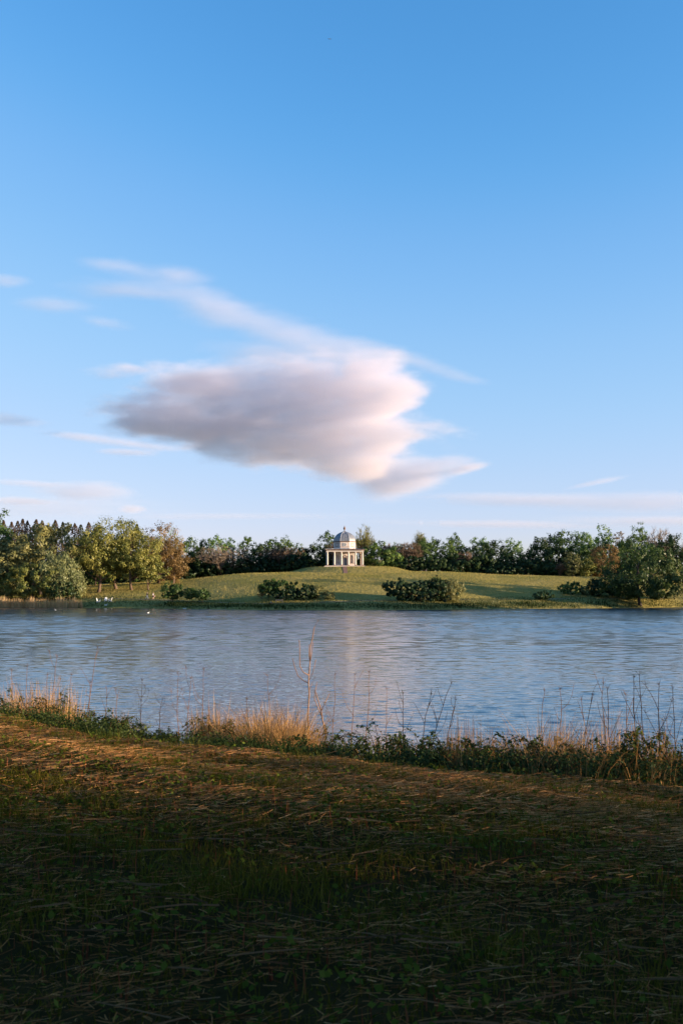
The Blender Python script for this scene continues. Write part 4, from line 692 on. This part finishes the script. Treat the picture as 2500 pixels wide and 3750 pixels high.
# ---------------------------------------------------------------- people, chairs, birds, benches
def skin_body(name, verts, edges, mat, parent, sub=1):
    me = bpy.data.meshes.new(name); me.from_pydata([v[0] for v in verts], edges, []); me.materials.append(mat); o = link(bpy.data.objects.new(name, me), parent)
    md = o.modifiers.new('skin', 'SKIN'); md.use_smooth_shade = True
    for sv, v in zip(me.skin_vertices[0].data, verts): sv.radius = v[1] if isinstance(v[1], tuple) else (v[1], v[1])
    me.skin_vertices[0].data[0].use_root = True
    if sub: o.modifiers.new('subdivision', 'SUBSURF').levels = sub; o.modifiers[-1].render_levels = sub
    return o
def person(px, py, Y, label, top, legs, hairc, stride, face, arm, shorts=False, bag=False, badge=False):
    x = X(px, Y); z = gz(x, Y) + .05; root = tag(empty('person', (x, Y, z), face), label, 'person', 'walkers on the footpath'); s = stride
    # body faces +x locally
    V = [((0, 0, .95), (.13, .16)), ((0, 0, 1.12), (.11, .14)), ((.01, 0, 1.34), (.12, .18)), ((.01, 0, 1.46), (.07, .08)), ((.03, 0, 1.55), .055), ((.05, 0, 1.64), (.085, .075)), ((.045, 0, 1.73), (.08, .07)), ((.14, 0, 1.63), .016)]
    E = [(0, 1), (1, 2), (2, 3), (3, 4), (4, 5), (5, 6), (5, 7)]
    for sd in (-1, 1):
        k = len(V); f = s * sd; V += [((0, sd * .09, .90), .095), ((.16 * f + .03, sd * .09, .50), .062), ((.30 * f - (.10 if f < 0 else 0), sd * .09, .09 + (.05 if f < 0 else 0)), .042), ((.30 * f + .14 - (.10 if f < 0 else 0), sd * .10, .035), .035)]; E += [(0, k), (k, k + 1), (k + 1, k + 2), (k + 2, k + 3)]
        k = len(V); g = -f * arm; V += [((0, sd * .20, 1.40), .055), ((.10 * g - .03, sd * .25, 1.14), .042), ((.26 * g + .05, sd * .24, .93), .03), ((.29 * g + .06, sd * .24, .86), (.034, .02))]; E += [(2, k), (k, k + 1), (k + 1, k + 2), (k + 2, k + 3)]
        h = V[-1][0]
        for q, (dx, dy, dz) in enumerate(((.05, -sd * .02, -.03), (.028, 0, -.10), (.008, 0, -.11), (-.012, 0, -.105), (-.03, 0, -.085))):
            V.append(((h[0] + dx, h[1] + dy, h[2] + dz), .009)); E.append((k + 3, len(V) - 1))
    skin_body('body', V, E, M['skin'], root)
    J = [((0, 0, .97), (.145, .175)), ((0, 0, 1.15), (.125, .155)), ((.01, 0, 1.36), (.135, .185)), ((.01, 0, 1.48), (.075, .085))]; JE = [(0, 1), (1, 2), (2, 3)]
    for sd in (-1, 1):
        k = len(J); g = -s * sd * arm; J += [((0, sd * .20, 1.41), .066), ((.10 * g - .03, sd * .255, 1.14), .054), ((.25 * g + .045, sd * .245, .95), .042)]; JE += [(2, k), (k, k + 1), (k + 1, k + 2)]
    skin_body('jacket', J, JE, M[top], root)
    T = [((0, 0, .94), (.145, .175))]; TE = []
    for sd in (-1, 1):
        k = len(T); f = s * sd; e = .62 if shorts else .14; kn = (.16 * f + .03, sd * .09, .50)
        if shorts: T += [((.01, sd * .09, .86), .11), ((.10 * f + .02, sd * .09, .60), .088)]; TE += [(0, k), (k, k + 1)]
        else: T += [((0, sd * .09, .88), .108), (kn, .074), ((.29 * f - (.09 if f < 0 else 0), sd * .09, .14 + (.05 if f < 0 else 0)), .056)]; TE += [(0, k), (k, k + 1), (k + 1, k + 2)]
    skin_body('shorts' if shorts else 'trousers', T, TE, M[legs], root)
    skin_body('hair', [((.015, 0, 1.75), (.10, .085)), ((-.03, 0, 1.66), (.075, .08)), ((-.05, 0, 1.56), (.05, .06))], [(0, 1), (1, 2)], M[hairc], root)
    for sd in (-1, 1):
        f = s * sd; MB().box((.30 * f + .07 - (.10 if f < 0 else 0), sd * .095, .045 + (.03 if f < 0 else 0)), (.27, .10, .09)).build('shoe', M['cloth_black'], root); MB().lathe([(.001, -.012), (.012, 0), (.001, .012)], 8, (.125, sd * .03, 1.655)).build('eye', M['cloth_black'], root)
    if badge: MB().lathe([(.13, 0), (.14, .01), (.12, .02)], 14).build('white_print', M['white_paint'], root); o = root.children[-1]; o.rotation_euler = (0, R(90), 0); o.location = (.135, 0, 1.25)
    if bag:
        tag(MB().tube([(0, 0, -.16), (0, 0, -.13), (0, 0, .12), (0, 0, .16)], [(.04, .06), (.08, .13), (.075, .12), (.03, .05)], 8).build('carrier_bag', M['pink_cloth'], None), 'small pinkish bag held by the right walker', 'bag').location = root.matrix_basis @ Vector((.02, .36, .80))
    return root
M['skin'] = solid('skin', (.50, .30, .22), (.58, .36, .27), 9, .6); M['cloth_black'] = solid('cloth_black', (.010, .010, .012), (.02, .02, .024), 9, .8); M['cloth_white'] = solid('cloth_white', (.70, .68, .64), (.80, .78, .74), 9, .8); M['pink_cloth'] = solid('pink_cloth', (.45, .25, .22), (.55, .32, .28), 9, .8); M['hair_dark'] = solid('hair_dark', (.03, .016, .01), (.06, .032, .02), 30, .6)
def path_y(px): xx = X(px, 235); return float(np.interp(xx, PA[:, 0], PA[:, 1]))
person(541, 2198, path_y(541), 'walker in black top and white trousers on the footpath', 'cloth_black', 'cloth_white', 'hair_dark', 1.0, R(-25), .7)
person(563, 2198, path_y(563), 'walker in black top with round white print and bare legs', 'cloth_black', 'cloth_black', 'hair_dark', .45, R(-80), .5, shorts=True, bag=True, badge=True)
def garden_chair(px, Y, rz, label):
    x = X(px, Y); root = tag(empty('garden_chair', (x, Y, gz(x, Y)), rz), label, 'chair', 'white slatted chairs by the shore'); W = M['white_paint']
    for s in (-1, 1):
        MB().box((.30, s * .30, .30), (.09, .05, .60)).build('front_leg', W, root)
        MB().tube([(.33, s * .30, .36), (-.42, s * .30, .02)], .045, 4).build('back_leg', W, root)
        MB().box((.02, s * .36, .62), (.74, .12, .035)).build('armrest', W, root)
    for k in range(5): MB().tube([(.32 - k * .15, -.28, .38 - k * .055), (.32 - k * .15, .28, .38 - k * .055)], .04, 4).build('seat_slat', W, root)
    for k in range(5):
        y = -.24 + k * .12; h = 1.12 - .10 * abs(k - 2); MB().tube([(-.26, y, .18), (-.26 - .26 * (h - .18), y, h)], [(.055, .016), (.055, .016)], 4).build('back_slat', W, root)
    MB().box((-.40, 0, .62), (.05, .66, .07)).build('back_rail', W, root); return root
YCH = float(np.interp(X(380, 235), SHX, SHY)) + 5.2
garden_chair(364, YCH, R(-8), 'left white slatted garden chair facing right by the shore'); garden_chair(391, YCH + .3, R(-80), 'middle white slatted garden chair facing the lake'); garden_chair(407, YCH, R(188), 'right white slatted garden chair facing left by the shore')
def bird(px, Y, label, matb, mathd, s=1.0, rz=0.0, z=0.0, name='duck', cat='duck', grp='water birds'):
    x = X(px, Y); root = tag(empty(name, (x, Y, z), rz), label, cat, grp); root.scale = (s, s, s)
    MB().tube([(-.26, 0, .14), (-.20, 0, .10), (-.08, 0, .06), (.06, 0, .06), (.15, 0, .09), (.19, 0, .14)], [.01, (.05, .04), (.10, .09), (.11, .10), (.08, .08), .03], 10).build('body', M[matb], root, True)
    MB().tube([(.14, 0, .10), (.19, 0, .18), (.20, 0, .26), (.215, 0, .30), (.25, 0, .305), (.275, 0, .295)], [.05, .032, .028, .042, .038, .015], 8).build('head', M[mathd], root, True)
    MB().tube([(.265, 0, .295), (.33, 0, .285)], [(.018, .012), (.016, .005)], 6).build('bill', M['bill'], root)
    for sd in (-1, 1): MB().tube([(-.22, sd * .06, .15), (-.08, sd * .105, .12), (.06, sd * .10, .11)], [(.006, .02), (.012, .055), (.01, .03)], 6).build('wing', M[matb], root, True)
    return root
M['bill'] = solid('bill', (.35, .16, .03), (.45, .2, .04), 9, .5); M['feather_white'] = solid('feather_white', (.74, .73, .71), (.82, .81, .79), 9, .7); M['feather_dark'] = solid('feather_dark', (.02, .016, .012), (.04, .03, .02), 9, .6); M['feather_brown'] = solid('feather_brown', (.25, .10, .05), (.35, .16, .08), 9, .7)
def ws(px, dy): return float(np.interp(X(px, 232), SHX, SHY)) - dy
Yg = ws(391, -1.6); bird(391, Yg, 'white goose resting on the bank below the garden chairs', 'feather_white', 'feather_white', 1.35, R(20), gz(X(391, Yg), Yg) - .02, 'goose', 'goose', 'birds on the bank')
for px, py, m, s, lb in ((208, 2235, 'feather_white', .9, 'white bird on the water before the reeds'), (546, 2245, 'feather_white', .9, 'white bird on the water, left of a dark one'), (571, 2245, 'feather_dark', 1.0, 'dark duck on the water right of a white bird'), (637, 2234, 'feather_dark', 1.3, 'dark upright duck near the shore below the small trees'), (676, 2229, 'feather_white', .8, 'left of two white birds close in by the shore'), (682, 2229, 'feather_white', .8, 'right of two white birds close in by the shore'), (696, 2233, 'feather_dark', 1.0, 'dark duck just off the two white birds'), (763, 2232, 'feather_dark', 1.1, 'lone dark duck left of the lone white bird'), (831, 2231, 'feather_white', 1.0, 'lone white bird by the shadowed shore'), (292, 2236, 'feather_dark', .8, 'small dark duck off the right end of the reeds')):
    Y = min(CAMZ / (py - HZ) * FPX, ws(px, .9)); bird(px, Y, lb, m, m, s, R((px * 37) % 360), -.02)
for px, m, h, lb in ((989, 'feather_dark', 'feather_white', 'black and white duck standing on the footpath edge'), (996, 'feather_brown', 'feather_brown', 'reddish duck resting on the footpath edge')):
    Y = path_y(px) - 1.1; bird(px, Y, lb, m, h, 1.25, R(30), gz(X(px, Y), Y) + .02, 'duck', 'duck', 'birds on the bank')
def bench(px, Y, label, L=1.6, back=True, rz=0.0):
    x = X(px, Y); root = tag(empty('bench', (x, Y, gz(x, Y)), rz), label, 'bench'); W = M['wood_grey']
    for s in (-1, 1):
        MB().box((s * (L / 2 - .1), -.12, .22), (.09, .09, .44)).build('leg', W, root); MB().box((s * (L / 2 - .1), .22, .42 if back else .22), (.09, .09, .84 if back else .44)).build('leg', W, root)
    for k in range(3): MB().box((0, -.14 + k * .14, .462), (L, .11, .04)).build('seat_slat', W, root)
    if back:
        for k in range(2): MB().box((0, .16, .64 + k * .16), (L, .03, .11)).build('back_slat', W, root)
    return root
bench(1023, path_y(1023) + 2.2, 'weathered park bench in the shade beside the footpath', 1.7)
bench(1551, 287.2, 'small weathered bench on the crest of the lawn', 1.3, False)
x = X(1560.5, 287.2); mbp = MB().box((0, 0, .35), (.14, .14, .9)).lathe([(.09, .8), (.07, .84), (.02, .88)], 8); pst = mbp.build('wooden_post', M['wood_grey']); pst.location = (x, 287.2, gz(x, 287.2)); tag(pst, 'short wooden post right of the crest bench', 'post')
M['feather_grey'] = solid('feather_grey', (.16, .18, .2), (.2, .22, .25), 9, .7)
def soaring_bird():
    p = at(1207, 141, 420); root = tag(empty('bird', p, R(4)), 'tiny dark bird with level wings high in the blue sky', 'bird'); root.scale = (.85, .85, .85)
    MB().tube([(0, .5, 0), (0, .3, 0), (0, 0, .02), (0, -.35, 0), (0, -.5, -.01)], [.02, .09, .12, .08, .02], 8).build('body', M['feather_grey'], root, True)
    for s in (-1, 1):
        V = [(s * .06, .22, .02), (s * .06, -.2, .02), (s * .6, .2, .06), (s * .6, -.16, .06), (s * 1.05, .02, .02), (s * 1.05, -.14, .02)]; V += [(a, b, c - .03) for a, b, c in V]
        MB().add(V, [(0, 1, 3, 2), (2, 3, 5, 4), (6, 8, 9, 7), (8, 10, 11, 9), (0, 2, 8, 6), (2, 4, 10, 8), (1, 7, 9, 3), (3, 9, 11, 5), (4, 5, 11, 10)]).build('wing', M['feather_grey'], root)
soaring_bird()
# ---------------------------------------------------------------- clouds
def cloud_material(name, dens, aniso=0.0):
    m = bpy.data.materials.new(name); m.use_nodes = True
    n = m.node_tree; n.nodes.clear()
    o = n.nodes.new('ShaderNodeOutputMaterial'); pv = n.nodes.new('ShaderNodeVolumePrincipled')
    pv.inputs['Color'].default_value = (.80, .765, .84, 1)
    pv.inputs['Density'].default_value = dens
    pv.inputs['Anisotropy'].default_value = aniso
    n.links.new(pv.outputs[0], o.inputs['Volume'])
    return m

def make_cloud(name, Y, poly, thick, dens, res, label, warp=60, nscale=(1/500, 1/300, 1/110), namp=0.55, soft=60., power=1.0, tilt=0.0, seed=0.0, veil=0.0, box_pad=90, streak=0.0, aniso=0.0, shear=0.0, shear_px=1000, fine=.22):
    """A body of vapour. poly: list of blobs (px, py, rx, rz[, roll degrees, yscale, gain]) on the plane Y metres away, radii in metres."""
    B = []
    for b in poly:
        p = at(b[0], b[1], Y)
        if shear:
            for _ in range(4): p = at(b[0], b[1], Y - shear * (p.x - at(shear_px, 1500, Y).x))
        B.append((p, b[2], b[3], -R(b[4]) if len(b) > 4 else 0.0, b[5] if len(b) > 5 else 1.0, b[6] if len(b) > 6 else 1.0))
    x0 = min(p.x - max(rx, rz) for p, rx, rz, *_ in B) - box_pad; x1 = max(p.x + max(rx, rz) for p, rx, rz, *_ in B) + box_pad
    z0 = min(p.z - rz - abs(math.sin(a)) * rx for p, rx, rz, a, *_ in B) - box_pad; z1 = max(p.z + rz + abs(math.sin(a)) * rx for p, rx, rz, a, *_ in B) + box_pad
    c = Vector(((x0 + x1) / 2, Y, (z0 + z1) / 2)); hx, hy, hz = (x1 - x0) / 2, thick * 1.25 + (abs(shear) * (x1 - x0) / 2), (z1 - z0) / 2
    g = bpy.data.node_groups.new(name + '_field', 'GeometryNodeTree')
    g.interface.new_socket('Geometry', in_out='INPUT', socket_type='NodeSocketGeometry')
    g.interface.new_socket('Geometry', in_out='OUTPUT', socket_type='NodeSocketGeometry')
    N, L = g.nodes, g.links
    def setv(sock, v):
        if hasattr(v, 'is_output'): L.new(v, sock)
        else: sock.default_value = v
    def ma(op, a, b=0.0, c_=None):
        n = N.new('ShaderNodeMath'); n.operation = op
        setv(n.inputs[0], a); setv(n.inputs[1], b)
        if c_ is not None: setv(n.inputs[2], c_)
        return n.outputs[0]
    def vm(op, a, b=None, s=None):
        n = N.new('ShaderNodeVectorMath'); n.operation = op
        setv(n.inputs[0], a)
        if b is not None: setv(n.inputs[1], b)
        if s is not None: setv(n.inputs['Scale'], s)
        return n.outputs['Value'] if op == 'LENGTH' else n.outputs[0]
    pos = N.new('GeometryNodeInputPosition').outputs[0]
    def noise(vec, detail=5.0, rough=.6):
        n = N.new('ShaderNodeTexNoise'); n.noise_dimensions = '3D'
        L.new(vec, n.inputs['Vector']); n.inputs['Scale'].default_value = 1.0
        n.inputs['Detail'].default_value = detail; n.inputs['Roughness'].default_value = rough
        return n
    sp = vm('ADD', vm('MULTIPLY', pos, nscale), (seed, seed * 1.7, seed * .3))
    wn = noise(vm('MULTIPLY', sp, (.7, .7, .55)), 2.0)
    wv = vm('MULTIPLY', vm('SUBTRACT', wn.outputs['Color'], (.5, .5, .5)), (warp * 2, warp, warp * .9))
    q = vm('ADD', pos, wv)
    f = None
    for p, rx, rz, a, ys, gain in B:
        d = vm('SUBTRACT', q, tuple(p - c))
        if shear:
            sx_ = N.new('ShaderNodeSeparateXYZ'); L.new(d, sx_.inputs[0]); cb = N.new('ShaderNodeCombineXYZ'); L.new(sx_.outputs[0], cb.inputs[0]); L.new(sx_.outputs[2], cb.inputs[2]); L.new(ma('MULTIPLY_ADD', sx_.outputs[0], shear, sx_.outputs[1]), cb.inputs[1]); d = cb.outputs[0]
        if a:
            vr = N.new('ShaderNodeVectorRotate'); vr.rotation_type = 'Y_AXIS'; L.new(d, vr.inputs['Vector']); vr.inputs['Angle'].default_value = a
            d = vr.outputs[0]
        d = vm('MULTIPLY', d, (1 / rx, 1 / (thick * ys), 1 / rz))
        v = ma('MULTIPLY', ma('SUBTRACT', 1.0, vm('LENGTH', d)), gain)
        f = v if f is None else ma('SMOOTH_MAX', f, v, .22)
    nf = noise(sp, 6.0, .58).outputs['Fac']
    f = ma('ADD', f, ma('MULTIPLY', ma('SUBTRACT', nf, .5), namp * 2))
    if fine:
        n2 = noise(vm('MULTIPLY', sp, (3.1, 3.1, 3.6)), 4.0, .65).outputs['Fac']; f = ma('ADD', f, ma('MULTIPLY', ma('SUBTRACT', n2, .5), fine * 2))
    de = N.new('ShaderNodeMapRange'); de.interpolation_type = 'SMOOTHSTEP'
    setv(de.inputs['Value'], f); de.inputs['From Min'].default_value = 0.0; de.inputs['From Max'].default_value = soft
    dv = ma('POWER', de.outputs[0], power)
    vc = N.new('GeometryNodeVolumeCube'); L.new(dv, vc.inputs['Density'])
    vc.inputs['Min'].default_value = (-hx, -hy, -hz); vc.inputs['Max'].default_value = (hx, hy, hz)
    vc.inputs['Resolution X'].default_value = res[0]; vc.inputs['Resolution Y'].default_value = res[1]; vc.inputs['Resolution Z'].default_value = res[2]
    mt = N.new('GeometryNodeSetMaterial'); mt.inputs['Material'].default_value = cloud_material(name + '_vapour', dens, aniso)
    L.new(vc.outputs[0], mt.inputs[0])
    L.new(mt.outputs[0], N.new('NodeGroupOutput').inputs[0])
    me = bpy.data.meshes.new(name); o = bpy.data.objects.new(name, me); sc.collection.objects.link(o)
    o.location = c; md = o.modifiers.new('vapour', 'NODES'); md.node_group = g
    o['label'] = label; o['category'] = 'cloud'; o['kind'] = 'stuff'
    return o

def build_clouds():
    make_cloud('cloud', 3000, [
        (700, 1530, 430, 105, 10), (820, 1580, 330, 80, 12), (900, 1440, 400, 115, 4), (1000, 1620, 330, 85, 13), (1140, 1570, 400, 140, 13), (1130, 1410, 300, 105, 6), (1330, 1400, 130, 120, 0),
        (1430, 1470, 150, 75, -12), (1370, 1610, 170, 85, 4), (540, 1555, 190, 34, 9), (690, 1410, 300, 60, 3, 1, .8), (560, 1345, 260, 22, 2, .6, .6), (1250, 1690, 200, 60, 6)],
        190, .0085, (270, 100, 140), 'large grey and peach cloud drifting above the domed temple', nscale=(1 / 280, 1 / 240, 1 / 85), namp=.66, soft=.55, power=1.5, warp=75, shear=.6, fine=.52)
    make_cloud('cloud', 3000, [(1490, 1745, 210, 72, -6), (1400, 1740, 150, 55, 4), (1680, 1718, 90, 14, -6)], 90, .010, (130, 50, 50), 'small grey cloud trailing off the lower right of the big cloud', namp=.5, soft=.6, seed=4.2, warp=50, shear=.5, shear_px=1500, nscale=(1 / 300, 1 / 200, 1 / 70))
    make_cloud('cloud', 3300, [(650, 1022, 150, 45, 0), (450, 990, 200, 36, 8), (800, 1130, 430, 85, 15), (1080, 1220, 400, 80, 15), (480, 1085, 300, 30, 5), (190, 1128, 190, 32, 2), (350, 1180, 130, 24, 6), (1240, 1285, 260, 60, 10), (1000, 1290, 300, 60, 0)],
        110, .0046, (260, 22, 130), 'thin pink veil of cloud above the large grey cloud', namp=.8, soft=1.0, seed=9.1, warp=110, fine=.4, nscale=(1 / 520, 1 / 300, 1 / 120))
    make_cloud('cloud', 3600, [(1540, 1330, 260, 34, 16), (1690, 1375, 150, 26, 12), (1440, 1300, 200, 30, 10)], 70, .0045, (140, 16, 60), 'thin white streak of cloud right of the big cloud', namp=.5, soft=1.0, seed=2.3, warp=50, nscale=(1 / 420, 1 / 300, 1 / 70))
    make_cloud('cloud', 3600, [(440, 1618, 330, 22, 7), (300, 1600, 200, 16, 5)], 60, .008, (140, 14, 44), 'slim bright white streak of cloud at left', namp=.4, soft=.9, seed=6.3, warp=30, nscale=(1 / 400, 1 / 300, 1 / 60))
    make_cloud('cloud', 3600, [(290, 1800, 230, 42, 3), (130, 1770, 220, 20, 3), (100, 1838, 170, 20, 0), (470, 1655, 140, 16, 3), (490, 1868, 60, 18, 0), (10, 1535, 160, 24, 4), (0, 1030, 130, 20, 2)], 70, .0065, (170, 16, 240), 'small lilac clouds low over the trees at left', namp=.55, soft=.8, seed=7.7, warp=50, nscale=(1 / 300, 1 / 200, 1 / 70))
    make_cloud('cloud', 4200, [(2000, 1835, 900, 46, 1), (2400, 1840, 800, 56, 0), (2180, 1768, 170, 16, -14), (1800, 1918, 800, 22, 1), (2450, 1905, 600, 34, 0)], 90, .0045, (240, 14, 60), 'pale cream bands of thin cloud low over the right horizon', namp=.42, soft=1.0, seed=1.7, warp=50, nscale=(1 / 700, 1 / 400, 1 / 70))
    make_cloud('cloud', 4200, [(180, 1860, 700, 70, 0), (850, 1895, 800, 22, 0)], 90, .003, (200, 14, 40), 'pale cream bands of thin cloud low over the left horizon', namp=.42, soft=1.0, seed=3.7, warp=50, nscale=(1 / 700, 1 / 400, 1 / 70))
build_clouds()
